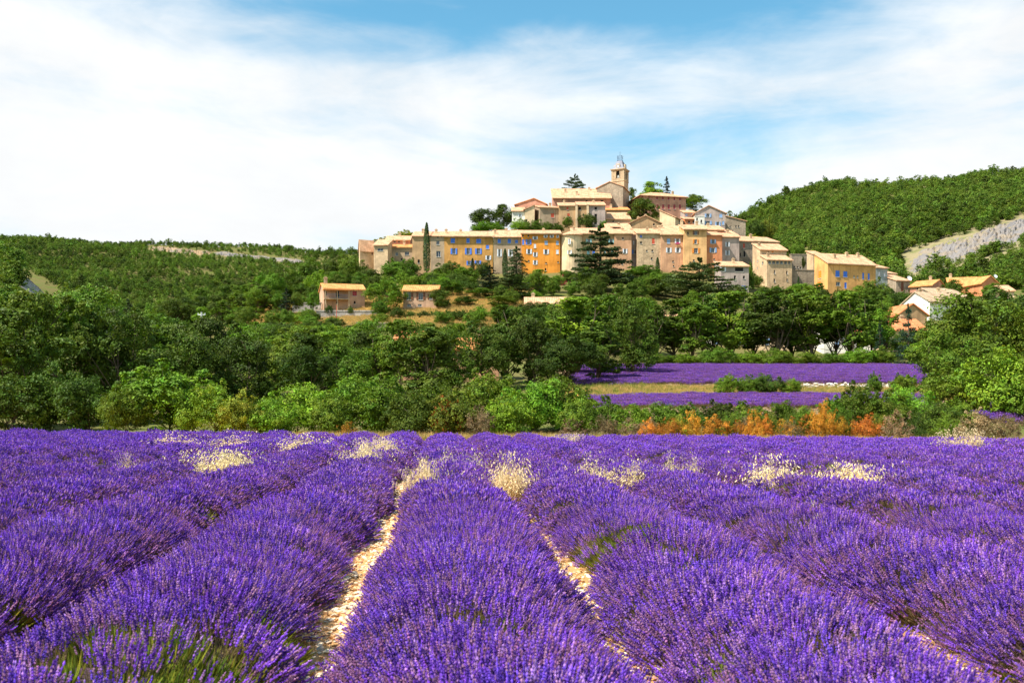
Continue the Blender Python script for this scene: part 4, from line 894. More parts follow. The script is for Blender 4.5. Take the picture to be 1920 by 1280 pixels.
# --- right flank
house('long peach house with blue windows, a white gable and orange shutters', 1552, 1642, 286, 493, 'front', 2.2, 10, yaw=17, wall='peach', dl=1527, foot=575, oh=.6, chim=((.28, .5, 1.2), (.62, .8, 1.2), (.86, .8, 1.2)),
      wins=W((1570.5, 513, 9, 12, 'c', B), (1585, 514, 9, 11, 'c', B), (1601.5, 518.5, 2.5, 5, 'g'), (1608, 519, 2.5, 5, 'g'), (1618.5, 517.5, 4, 12, 'c', B), (1629, 518.5, 4, 12, 'c', B), (1571.5, 532, 9, 7, 'g'), (1585.5, 535, 5, 11, 'c', B), (1608.5, 537, 2, 5)), lw=W((1537, 515, 6, 14, 'c', 'o'), (1535.5, 533, 7, 9, 'c', 'o')))
house('teal grey house adjoining the long peach house', 1642, 1664, 303, 502, 'front', 1.6, 9, yaw=17, wall='teal', foot=575, wins=W((1649, 513, 3.5, 7, 'c', 'w'), (1659, 515, 3.5, 7, 'c', 'w')))
house('small grey green house stepping down from the teal house', 1664, 1680, 310, 513, 'front', 1.2, 8, yaw=17, wall='teal', foot=575, wins=W((1673, 524, 3, 6)))
house('dark walled barn with a tall door, low end of the row', 1680, 1706, 300, 526, 'front', 1.5, 8, yaw=12, wall='gstone', foot=575, wins=W((1692, 538, 6, 17, 'c', 'n')))
house('white walled house with clustered dishes behind the peach roof', 1541, 1580, 322, 489, 'gabS', 1.4, 9, yaw=12, wall='white', foot=520)
# --- middle tier between front row and top
house('tan house with a broad front gable below the round tree', 1182, 1238, 336, 418, 'gabF', 2.4, 10, wall='tan', wins=W((1226, 421, 3.5, 4)), chim=((.3, .3, .9), (.55, .3, 1.0)), oh=.7)
house('small orange fronted lean-to under the broad gable', 1210, 1239, 325, 434, 'front', 1.0, 6, wall='peach', wins=W((1222, 436, 4, 3, 'c', 'y')))
house('pale lean-to with a tiled roof left of the orange lean-to', 1184, 1211, 324, 435, 'front', 1.1, 6, wall='grey')
house('small house with a dormer among the roofs left of the broad gable', 1138, 1184, 328, 430, 'front', 2.2, 9, wall='salmon', chim=((.55, .6, .8),))
house('dormer house with a pink wall between the tiled roofs', 1147, 1162, 325, 426, 'front', .8, 5, wall='pink', wins=W((1154, 428, 5, 3)))
house('low house with a wide pale roof right of the trees', 1132, 1182, 346, 411, 'front', 2.6, 9, wall='grey', wins=W((1150, 415, 3, 3)))
house('tan house with a steep side roof right of the round tree', 1237, 1266, 342, 410, 'shedR', 2.8, 9, yaw=-28, wall='cream', dr=1284, rw=W((1274, 413, 4, 6)), foot=440)
house('terraced roof cottage with a small dormer behind the salmon house', 1240, 1282, 322, 433, 'front', 1.8, 8, wall='tan', wins=W((1246, 436, 4, 4)), chim=((.1, .5, 1.0),))
house('low orange house between the steep roof and the big grey gable', 1284, 1306, 346, 411, 'front', 1.0, 8, wall='coral', wins=W((1292, 416, 3, 5), (1300, 416, 3, 5)))
house('grey house front with two blue windows beside the big gable', 1283, 1304, 352, 399, 'front', 1.2, 8, wall='lilac', wins=W((1287, 403, 4, 6, 'c', 'p'), (1298.5, 403, 4, 6, 'c', 'p')))
house('large grey lilac house with a broad gable and blue windows', 1303, 1360, 348, 400, 'gabF', 2.6, 11, wall='lilac', peak=.45, oh=.6, foot=445, wins=W((1327.5, 402.5, 6, 7, 'o', 'p'), (1351.5, 404.5, 6, 7, 'c', 'p'), (1327.5, 418, 7, 7, 'o', 'p'), (1346, 420, 5, 8, 'o', 'p'), (1356, 418, 4, 7, 'c', 'p')))
house('white two windowed bay in front of the big grey gable', 1303, 1321, 345, 406, 'flat', 0, 3, wall='white', wins=W((1307, 411, 3, 5), (1315, 415, 3, 6)))
house('stone house with a one sided roof at the right shoulder of the village', 1361, 1398, 356, 415, 'shedR', 1.8, 9, wall='gstone', foot=450, wins=W((1369, 425, 2.2, 3), (1380, 424.5, 2.2, 4), (1385, 424.5, 2.2, 4), (1373, 434, 2, 3)))
house('tiled roof house peeping above the lilac house', 1340, 1384, 322, 441, 'front', 1.8, 8, yaw=6, wall='pink', chim=((.15, .3, 1.2),))
house('grey stone house in front of the fortress with a dark roofed terrace', 1352, 1404, 283, 499, 'front', 1.2, 7, yaw=4, wall='lilac', foot=570, wins=W((1356, 505, 5, 8, 'o', 'w'), (1386, 503.5, 16, 9), (1378, 521, 4, 9), (1395, 520, 4, 6), (1395, 539, 9, 7, 'c', B)))
# --- top tier
house('reddish gabled house at the upper left edge of the village', 967, 1024, 354, 384, 'gabF', 2.0, 11, yaw=-6, wall='pink', peak=.6, tile='otile', wins=W((985, 390, 3, 3),), foot=420)
house('bright white house below the reddish gable', 960, 984, 346, 396, 'front', 1.6, 7, wall='white', wins=W((975, 404, 3, 5, 'o', 'w'),), foot=425)
house('white gable wall house left of the grey house with red windows', 984, 1002, 345, 393, 'shedL', 1.4, 7, wall='cream', foot=425, wins=W((978, 414, 4, 5),))
house('grey house with a red shuttered window below the big roof', 1012, 1048, 344, 389, 'front', 1.6, 9, yaw=10, wall='grey', dl=1000, foot=430, wins=W((1036, 404, 6, 8, 'c', 'r'),))
house('tan house with two small red shutters beside the white pilaster', 1048, 1079, 343, 386, 'front', 1.5, 9, wall='tan', foot=430, wins=W((1064, 391, 3.5, 6, 'c', 'r'), (1066, 403, 5, 6, 'c', 'r')))
house('narrow house between two white pilasters', 1083, 1100, 343, 385, 'front', 1.6, 9, wall='tan', foot=430, wins=W((1087, 391, 4.5, 6), (1094, 402, 2, 3)))
house('lilac house with a dark door behind the small dark tree', 1104, 1135, 343, 385, 'front', 1.6, 9, wall='lilac', foot=430, wins=W((1117, 391, 4.5, 6), (1117, 411, 5, 20)))
for lb, a, b in (('left white pilaster of the narrow upper house', 1079, 1083), ('right white pilaster of the narrow upper house', 1100, 1104)):
    house(lb, a, b, 342.4, 384, 'flat', 0, .9, wall='cream', cat='pilaster', name='pilaster', foot=430, group=None)
house('wide pink walled house under the largest pale roof', 1037, 1145, 366, 371, 'front', 4.0, 11, wall='pink', oh=.9, chim=((.23, .55, 1.2), (.42, .25, 1.4), (.66, .85, 1.0)), wins=W((1056, 377, 5, 5), (1129, 378, 5, 5), (1100, 377, 3, 3)), foot=400)
house('orange walled annexe with a pale roof at the foot of the church', 1152, 1169, 372, 375, 'shedR', 1.8, 6, wall='coral', dl=1134, foot=395)
house('low salmon house with a tiled roof below the church', 1136, 1180, 360, 394, 'front', 1.4, 9, wall='salmon', foot=410, tile='otile')
house('long pink house with rows of wine red shutters beside the church', 1201, 1286, 368, 366, 'hip', 2.4, 9, yaw=12, wall='pink', dl=1180, oh=.8, chim=((.86, .55, 1.6),), foot=400, wins=W(*[(x, 369.5 + .003*(x-1200), 3.5, 6, 'c', 'y') for x in (1204, 1217, 1232, 1243, 1253.5, 1264.5, 1275)], *[(x, 388, 4, 9, 'c', 'y') for x in (1233, 1243.5, 1254, 1264.5, 1275)]), lw=W((1190, 371, 5, 8, 'g'),))
# --- houses below the village on the right
house('low house with an orange roof and a pink gable right of the dark barn', 1706, 1748, 292, 538, 'gabS', 2.0, 8, yaw=-42, wall='pink', tile='otile', dr=1774, wins=W((1720, 542, 3, 4),), foot=575, group='houses at the foot of the village')
house('tan roofed house left of the coral gable', 1778, 1838, 300, 533, 'gabS', 2.2, 8, yaw=-18, wall='salmon', tile='otile', foot=570, wins=W((1800, 537, 5, 5),), group='houses at the foot of the village')
house('coral gabled house with a single dark window at the far right', 1842, 1871, 290, 530, 'gabF', 2.0, 9, yaw=14, wall='coral', tile='otile', foot=570, wins=W((1859, 536, 3, 5),), group='houses at the foot of the village')
house('small pale roofed hut at the right end of the lower houses', 1873, 1902, 270, 546, 'front', 1.2, 6, yaw=-10, wall='cream', foot=580, group='houses at the foot of the village')
house('white gabled house with a wide pale roof among the lower trees', 1743, 1800, 236, 565, 'gabS', 2.6, 9, yaw=20, wall='white', tile='gtile', dl=1690, foot=600, group='houses at the foot of the village')
house('stone house with a patched tan roof behind the white gable', 1762, 1816, 252, 556, 'front', 1.8, 8, yaw=8, wall='gstone', tile='gtile', foot=590, chim=((.25, .5, 1.0),), group='houses at the foot of the village')
house('house with a bright red roof below the white gable', 1684, 1738, 205, 590, 'gabF', 2.2, 9, yaw=8, wall='tan', tile='rtile', foot=640, group='houses at the foot of the village')
house('red roofed house lower still, half hidden by the fir', 1650, 1736, 188, 618, 'gabS', 2.2, 9, yaw=4, wall='cream', tile='rtile', foot=680, wins=W((1668, 640, 8, 12, 'o', 't'), (1700, 640, 8, 14), (1720, 642, 8, 12, 'o', 't')), group='houses at the foot of the village')
house('cream house with a pale roof above the tree row left end', 1206, 1275, 205, 606, 'gabS', 2.0, 9, wall='cream', tile='tile', foot=690, wins=W((1225, 618, 6, 9, 'o', 't'), (1250, 618, 6, 9, 'o', 't')), group='houses behind the tall tree row')
house('white house with an orange roof glimpsed between tall tree trunks', 1330, 1400, 200, 620, 'gabS', 2.0, 9, wall='white', tile='rtile', foot=690, wins=W((1350, 640, 8, 12, 'o', 'p'), (1380, 640, 8, 12, 'o', 'p')), group='houses behind the tall tree row')
house('low orange roofed house behind the middle of the tree row', 1415, 1500, 195, 618, 'gabS', 2.2, 9, wall='cream', tile='rtile', foot=690, wins=W((1440, 640, 8, 12, 'c', 'p'), (1475, 640, 8, 12)), group='houses behind the tall tree row')
house('white bungalow behind the trunks at the right of the tree row', 1545, 1640, 190, 622, 'gabS', 2.2, 9, wall='white', tile='rtile', foot=690, wins=W((1570, 645, 8, 12, 'c', 'p'), (1610, 645, 8, 14)), group='houses behind the tall tree row')
house('pale stone house below the round tower, almost hidden by trees', 985, 1062, 225, 572, 'gabS', 2.0, 8, wall='stone', tile='tile', foot=640, wins=W((996, 583, 8, 8, 'g'),), group='houses on the wooded slope')
house('shaded ochre barn behind the middle trees', 850, 935, 118, 655, 'gabS', 1.4, 7, wall='salmon', tile='otile', foot=720, wins=W((880, 690, 10, 16),), group='houses on the wooded slope')
house('house with a burnt orange roof glimpsed left of the barn', 740, 800, 122, 645, 'gabS', 1.6, 7, wall='pink', tile='rtile', foot=720, group='houses on the wooded slope')
house('pink shed with a sloping orange roof deep among the left trees', 692, 722, 128, 662, 'shedL', 1.0, 5, wall='villa', tile='otile', foot=720, group='houses on the wooded slope')
# --- the two villas
def villa():
    root, P, d = house('tan villa with a two storey balcony porch on the open slope', 607, 684, 231, 541, 'gabS', 1.5, 9, yaw=18, wall='villa', tile='otile', dl=599, foot=586, name='villa', group='villas on the slope', chim=((.1, .5, 1.4),), oh=.5,
        wins=W((665, 550, 8, 10, 'c', 'y'), (665, 567, 3.5, 5.5), (611, 550, 3, 8), (633, 550, 6, 14), (632, 567, 4, 5)))
    L = d['L']; w = L*.60; zf = d['ze'] - 2.35; zb = d['zb']
    m = MB(); m.box(-.05, w, -1.7, -.01, zf - .22, zf, P); m.build('balcony_slab', M['trim'], root)
    for k in range(3):
        u = .1 + (w - .35)*k/2; q = MB(); q.box(u, u + .22, -1.68, -1.46, zb, d['ze'] - .45, P); q.build('post', M['trim'], root)
    rf = MB(); rf.box(-.3, w + .25, -2.1, .3, d['ze'] - .42, d['ze'] - .22, P); rf.build('porch_roof', M['otile'], root)
    ra = MB(); ra.box(.1, w - .1, -1.62, -1.58, zf + .95, zf + 1.0, P)
    for k in range(30): u = .2 + (w - .4)*k/29; ra.box(u - .012, u + .012, -1.61, -1.59, zf, zf + .95, P)
    ra.build('railing', M['iron'], root)
villa()
house('small tan villa with two dark brown shuttered french windows', 756, 821, 227, 545, 'gabS', 1.5, 8, wall='villa', tile='otile', foot=590, name='villa', group='villas on the slope', wins=W((766.5, 555, 8, 14, 'o', 'n'), (789, 555, 8, 14, 'o', 'n'), (767, 572, 7, 4, 'g'), (787, 572, 7, 4, 'g'), (808, 556, 6, 10, 'o', 'n')))
for lb, a, b, Y, ey, yw, wl in (('grey stone terrace wall below the balcony villa', 593, 722, 219, 583, 2, 'drystone'), ('stone wall running back left of the balcony villa', 548, 602, 232, 568, 4, 'drystone'), ('low stone wall on the bare hump left of the villas', 506, 552, 226, 592, 0, 'drystone'),
    ('dark rubble bank under the balcony villa', 668, 730, 196, 606, 3, 'gstone'), ('garden wall below the small villa', 730, 855, 217, 592, 0, 'drystone'), ('tan terrace wall right of the small villa', 845, 915, 232, 574, -4, 'fort'), ('high retaining wall below the orange house', 980, 1055, 290, 527, 0, 'gstone'), ('long retaining wall under the crimson bush', 1022, 1085, 272, 545, 2, 'gstone'), ('stepped wall above the small villa', 850, 908, 244, 560, 0, 'gstone')):
    house(lb, a, b, Y, ey, 'flat', 0, .6, yaw=yw, wall=wl, cat='wall', name='stone_wall', foot=ey + 14, group='stone walls on the slope')

def church():
    Y = 372
    root, P, d = house('grey stone church nave with a broad gable under the bell tower', 1119, 1168, Y, 353, 'gabF', 2.0, 14, wall='gstone', yaw=-18, dr=1180, oh=.5, foot=395, cat='church', name='church', group=None, rw=())
    Yt = 374.0; a = math.radians(-26); c, s = math.cos(a), math.sin(a); X1, Y1 = kx(1170)*Yt, Yt
    # near corner of the tower is its right front edge
    Lw = (kx(1147)*Y1 - X1)/(-(c - kx(1147)*s)); D = (X1 - kx(1180)*Y1)/(kx(1180)*c + s); D = abs(D)
    X0, Y0 = X1 - Lw*c, Y1 - Lw*s; D = Lw
    zz = lambda py: ZC + (HZ-py)*Yt/F
    zb = gz(X0, Y0) - 2; o = Vector(((X0+X1)/2 - D/2*s, (Y0+Y1)/2 + D/2*c, zb)); t = empty('bell_tower', o); tag(t, 'square stone bell tower with domed cap and blue iron cage', 'bell tower')
    P = lambda u, v, z: (X0 + u*c - v*s - o.x, Y0 + u*s + v*c - o.y, z - o.z); L = Lw
    zt, zs = zz(318), zz(338)
    ow = L*.30; oz0, oz1 = zz(333), zz(322)
    fr = {'F': lambda u, q, z: P(u, q, z), 'R': lambda u, q, z: P(L-q, u, z), 'B': lambda u, q, z: P(L-u, D-q, z), 'L': lambda u, q, z: P(q, D-u, z)}
    w = MB(); n = 8
    for k, f in fr.items():
        u0, u1 = L/2 - ow/2, L/2 + ow/2
        rect_wall(w, f, L, zb, zt, [(u0, u1, oz0, oz1 + ow/2)])
        arc = [(L/2 + ow/2*math.cos(math.pi*i/n), oz1 + ow/2*math.sin(math.pi*i/n)) for i in range(n+1)]
        for i in range(n):
            (ua, za), (ub, zb_) = arc[i], arc[i+1]; w.poly([f(ua, 0, za), f(ua, 0, oz1+ow/2), f(ub, 0, oz1+ow/2), f(ub, 0, zb_)])
            w.poly([f(ua, 0, za), f(ub, 0, zb_), f(ub, .6, zb_), f(ua, .6, za)])
        w.poly([f(u0, 0, oz0), f(u0, 0, oz1), f(u0, .6, oz1), f(u0, .6, oz0)]); w.poly([f(u1, 0, oz1), f(u1, 0, oz0), f(u1, .6, oz0), f(u1, .6, oz1)]); w.poly([f(u0, 0, oz0), f(u0, .6, oz0), f(u1, .6, oz0), f(u1, 0, oz0)])
    w.build('wall', M['stone'], t)
    shade_block = MB(); shade_block.box(.65, L-.65, .65, D-.65, oz0 - .3, zt - .1, P); shade_block.build('belfry_shade_block', M['dark'], t)  # near-black block painted in as the shade of the hollow belfry
    for k, f in fr.items():
        m = MB(); e = .16
        m.box(L/2-ow/2-.28, L/2-ow/2, -.10, 0, oz0, oz1 + .3, f); m.box(L/2+ow/2, L/2+ow/2+.28, -.10, 0, oz0, oz1 + .3, f); m.build('opening_surround', M['trim'], t)
    for k, (ua, ub) in {'a': (0, .36), 'b': (L-.36, L)}.items():
        for f in fr.values(): m = MB(); m.box(ua - .1, ub + .1, -.10, -.004, zs + .1, zt, f); m.build('corner_pilaster', M['trim'], t)
    for (h0, h1, e) in ((zs - .15, zs + .12, .16), (zt - .02, zt + .30, .28), (zt + .30, zt + .55, .5)):
        m = MB(); m.box(-e, L+e, -e, D+e, h0, h1, P); m.build('string_course', M['trim'], t)
    # bell-shaped dome on a square plan
    dm = MB(); prof = [(.50, 0), (.47, .10), (.40, .28), (.335, .50), (.29, .72), (.22, .88), (.10, .97), (.0, 1.0)]; z0 = zt + .55; hd = zz(297) - z0
    rings = []
    for (r_, f) in prof:
        ring = []
        for k in range(16):
            an = math.pi*2*k/16 + math.pi/4; ca, sa = math.cos(an), math.sin(an); q = r_*L*1.02/max(abs(ca), abs(sa))**.75
            ring.append(P(L/2 + q*ca, D/2 + q*sa, z0 + f*hd))
        rings.append(ring)
    for a_, b_ in zip(rings, rings[1:]):
        for k in range(16): dm.poly([a_[k], a_[(k+1) % 16], b_[(k+1) % 16], b_[k]])
    dm.build('dome', M['lead'], t, True)
    for k, f in fr.items():     # pale dormers with a round dial
        m = MB(); hw = L*.19; m.hexa([f(L/2-hw, .15, z0), f(L/2+hw, .15, z0), f(L/2+hw, 1.3, z0), f(L/2-hw, 1.3, z0)], [f(L/2-hw*.62, .15, z0+hd*.52), f(L/2+hw*.62, .15, z0+hd*.52), f(L/2+hw*.6, 1.6, z0+hd*.52), f(L/2-hw*.6, 1.6, z0+hd*.52)]); m.build('dormer', M['trim'], t)
        if k in 'FR':
            q = MB(); cz = z0 + hd*.27; R = .5
            for rr, dd in ((R, .10), ):
                q.poly([f(L/2 + rr*math.cos(2*math.pi*i/20), dd, cz + rr*math.sin(2*math.pi*i/20)) for i in range(20)])
            ck = q.build('clock_dial', M['dial'], t)
            g = MB()
            for i in range(20):
                a0, a1 = 2*math.pi*i/20, 2*math.pi*(i+1)/20; g.poly([f(L/2+R*math.cos(a0), .07, cz+R*math.sin(a0)), f(L/2+R*math.cos(a1), .07, cz+R*math.sin(a1)), f(L/2+.66*math.cos(a1), .07, cz+.66*math.sin(a1)), f(L/2+.66*math.cos(a0), .07, cz+.66*math.sin(a0))])
            g.build('dial_rim', M['lead'], ck)
    fz = z0 + hd*.96; ir = MB(); hw = .75
    for sx in (-1, 1):
        for sy in (-1, 1): ir.tube([P(L/2+sx*hw, D/2+sy*hw, fz - .5), P(L/2+sx*hw, D/2+sy*hw, fz + 1.75)], [.07, .07], 5)
    for h in (.1, 1.0, 1.7):
        for sx in (-1, 1): ir.tube([P(L/2+sx*(hw+.15), D/2-hw-.15, fz+h), P(L/2+sx*(hw+.15), D/2+hw+.15, fz+h)], [.06]*2, 5); ir.tube([P(L/2-hw-.15, D/2+sx*(hw+.15), fz+h), P(L/2+hw+.15, D/2+sx*(hw+.15), fz+h)], [.06]*2, 5)
    ir.tube([P(L/2-hw, D/2, fz+1.7), P(L/2, D/2, fz+2.3), P(L/2+hw, D/2, fz+1.7)], [.06]*3, 5); ir.tube([P(L/2, D/2, fz+2.2), P(L/2, D/2, fz+3.6)], [.06, .03], 5); ir.tube([P(L/2-.35, D/2, fz+3.0), P(L/2+.35, D/2, fz+3.0)], [.04]*2, 5)
    ir.build('iron_cage', M['iron'], t)
    b = MB(); zb2 = oz0 + .25
    for (r0, h0, r1, h1) in ((.55, 0, .42, .25), (.42, .25, .34, .7), (.34, .7, .12, .95)):
        for i in range(12):
            a0, a1 = 2*math.pi*i/12, 2*math.pi*(i+1)/12; b.poly([fr['F'](L/2+r0*math.cos(a0), .45+.15*r0*math.sin(a0), zb2+h0), fr['F'](L/2+r0*math.cos(a1), .45+.15*r0*math.sin(a1), zb2+h0), fr['F'](L/2+r1*math.cos(a1), .45+.15*r1*math.sin(a1), zb2+h1), fr['F'](L/2+r1*math.cos(a0), .45+.15*r1*math.sin(a0), zb2+h1)])
    b.build('bell', M['bell'], t, True)
church()
# --- small things about the village
def dish(lb, px, py, Y, size):
    p = at(px, py, Y); o = empty('satellite_dish', p - Vector((0, 0, .9))); tag(o, lb, 'dish'); m = MB(); n = 14; R = size
    ax = Vector((.25, -.85, .45)).normalized(); e1 = ax.orthogonal().normalized(); e2 = ax.cross(e1); c0 = Vector((0, 0, .9))
    rings = [[c0 + (e1*math.cos(6.283*k/n) + e2*math.sin(6.283*k/n))*R*q + ax*(.28*R*q*q) for k in range(n)] for q in (.001, .4, .75, 1)]
    for a, b in zip(rings, rings[1:]):
        for k in range(n): m.poly([a[k], b[k], b[(k+1) % n], a[(k+1) % n]])
    m.build('reflector', M['dish'], o, True); q = MB(); q.tube([(0, 0, -.6), c0 - ax*.05], [.05, .05], 6); q.tube([c0 - e2*R*.8, c0 + ax*R*.9], [.025, .02], 5); q.build('mast', M['iron'], o)
dish('left white dish of the pair above the peach roof', 1559, 483.5, 318, .8); dish('right white dish of the pair above the peach roof', 1565, 484, 319, .8); dish('white dish on the corner of the dark barn', 1704.5, 522, 301, .8); dish('white dish on the chimney of the coral gable', 1866, 518, 292, .6)
def pole(lb, px, top, base, Y, mat_, r=.14, arm=True):
    a, b = at(px, base, Y), at(px, top, Y); zb = min(b.z - .1, gz(a.x, Y)) ; o = empty('utility_pole', (a.x, Y, zb)); tag(o, lb, 'pole'); h = b.z - zb
    m = MB(); m.tube([(0, 0, -.5), (0, 0, h)], [r, r*.7], 8); m.build('post', mat_, o)
    if arm: m = MB(); m.tube([(-.5, 0, h - .35), (.5, 0, h - .35)], [.05, .05], 6); [m.tube([(x, 0, h-.35), (x, 0, h-.1)], [.05, .04], 6) for x in (-.45, 0, .45)]; m.build('crossarm', M['dish'], o)
pole('grey utility pole above the trees left of the villas', 378, 585, 612, 130, M['concrete'], .16)
pole('thin red pole in front of the balcony villa', 631, 572, 606, 205, M['rust_metal'], .07, False)
def flower_box(lb, px, py, Y):
    p = at(px, py, Y); o = empty('flower_box', p - Vector((0, 0, .25))); tag(o, lb, 'flower box'); m = MB(); m.box(-.6, .6, -.15, .15, 0, .22); m.build('trough', M['s_brown'], o)
    r = np.random.default_rng(4); P = r.normal(size=(160, 3))*np.array([.35, .12, .15]) + np.array([0, 0, .35]); V, Q = leaves_np(P, unit(r.normal(size=(160, 3))), .16, r); x = obj('blossoms', mesh_np('blossoms', V, Q, col=np.tile([.8, .04, .28], (640, 1))), M['oat'], o)
flower_box('pink flowers on the sill of the salmon house', 1270.5, 457, 308.6)

# ------------------------------------------------------------------ trees and shrubs, one by one
cnt = {}
def T(kind, px, top, Y, w, mat_, label, cat='tree', group=None, name=None, **kw):
    """kind 'oak' etc. picks the next variant of that kind"""
    n = sum(k.startswith(kind) for k in LIB); i = cnt.get(kind, 0); cnt[kind] = i + 1
    nm = name or {'oak': 'oak_tree', 'tall': 'slender_tree', 'bush': 'shrub', 'twig': 'thorn_shrub', 'round': 'round_tree', 'cedar': 'cedar_tree', 'fir': 'fir_tree', 'cyp': 'cypress_tree'}[kind.rstrip('0123456789')]
    k = kind if kind in LIB else '%s%d' % (kind, i % n)
    return plant(k, nm, px, top, Y, w, mat_, label, cat, group, **kw)
# landmark trees in and around the village
T('cyp0', 800, 417, 300, 17, 'leaf_p', 'tall dark columnar cypress standing alone before the left houses', base=516, name='cypress_tree')
T('cyp0', 886, 484, 287, 11, 'leaf_p', 'small pointed cypress in front of the ochre house', name='cypress_tree')
T('cyp0', 947, 466, 297, 13, 'leaf_p', 'dark cypress beside the left wall of the orange house', name='cypress_tree')
T('cyp0', 1497, 518, 288, 6, 'leaf_p', 'tiny cypress against the grey retaining wall', name='cypress_tree')
T('cyp0', 1233, 482, 300, 10, 'leaf_p', 'dark slim evergreen at the foot of the rubble stone house', name='cypress_tree')
T('cedar0', 1125, 424, 262, 150, 'leaf_c', 'great layered cedar in front of the round tower house', name='cedar_tree')
T('cedar1', 1312, 486, 256, 165, 'leaf_c', 'flat topped spreading cedar below the coral pink house', name='cedar_tree')
T('cedar2', 968, 462, 276, 80, 'leaf_c', 'drooping blue green cedar left of the orange house', name='cedar_tree')
T('cedar2', 962, 515, 240, 130, 'leaf_c', 'wide weeping cedar below the orange house', name='cedar_tree')
T('fir1', 918, 498, 256, 72, 'leaf_f', 'dark broad conifer below the brown grey house', name='fir_tree')
T('fir0', 1250, 329, 398, 32, 'leaf_f', 'dark pointed fir behind the long pink house', name='fir_tree', base=400)
T('cedar1', 1078, 328, 396, 56, 'leaf_c', 'dark flat cedar on the skyline left of the bell tower', name='cedar_tree', base=385)
T('round0', 1207, 374, 349, 62, 'leaf_d', 'dark round tree in front of the long pink house', name='round_tree', base=424)
T('oak', 1222, 341, 399, 44, 'leaf_b', 'light green tree on the skyline right of the bell tower', base=390)
T('oak', 1186, 354, 396, 18, 'leaf', 'small tree touching the right side of the bell tower', base=385)
T('oak', 1300, 366, 396, 46, 'leaf', 'green tree on the skyline right of the long pink house', base=400)
T('bush', 1100, 399, 340, 36, 'leaf_d', 'dark tree in front of the lilac house with the door', base=428, name='small_tree')
T('bush', 1064, 406, 340, 20, 'leaf', 'small olive green tree before the tan house with red shutters', base=428, name='small_tree')
T('oak', 906, 392, 372, 54, 'leaf_d', 'dark tree clump on the skyline left of the white houses, left half', base=445)
T('oak', 945, 383, 374, 50, 'leaf_d', 'dark tree on the skyline touching the white houses', base=440)
T('bush', 915, 416, 352, 60, 'leaf_b', 'light green bush above the brown grey house roof', 'shrub', base=440)
T('bush', 975, 412, 340, 40, 'leaf_b', 'bright bush below the white houses', 'shrub', base=436)
for k, (x, t, w) in enumerate(((1000, 412, 40), (1022, 415, 34), (1046, 419, 30))): T('bush', x, t, 338, w, 'leaf', ['left', 'middle', 'right'][k] + ' bush of the green hedge above the orange house roof', 'shrub', base=440, group='hedge above the orange house')
T('bush', 1133, 414, 338, 24, 'leaf_b', 'yellowish bush above the roofs right of the cedar top', 'shrub', base=436)
T('bush', 760, 432, 345, 40, 'leaf_y', 'yellow green bush behind the left cottage roof', 'shrub', base=455); T('bush', 715, 445, 340, 34, 'leaf_y', 'low yellow green bush behind the left end roofs', 'shrub', base=465)
T('bush', 1418, 412, 392, 34, 'leaf_d', 'dark tree right of the one sided stone house', base=450, name='small_tree'); T('bush', 1440, 412, 396, 36, 'leaf_y', 'yellow green tree at the right shoulder of the village', base=455, name='small_tree')
T('bush', 1412, 440, 350, 30, 'leaf_y', 'low bright bush above the long descending roof', 'shrub', base=460); T('bush', 1496, 452, 340, 30, 'leaf', 'round green tree behind the curtain wall', base=485, name='small_tree')
T('bush', 1507, 480, 310.4, 8, 'leaf_d', 'ivy patch on the curtain wall corner', 'shrub', base=505); T('bush', 1408, 490, 292, 16, 'leaf', 'narrow green creeper tree left of the fortress block', base=555, name='small_tree')
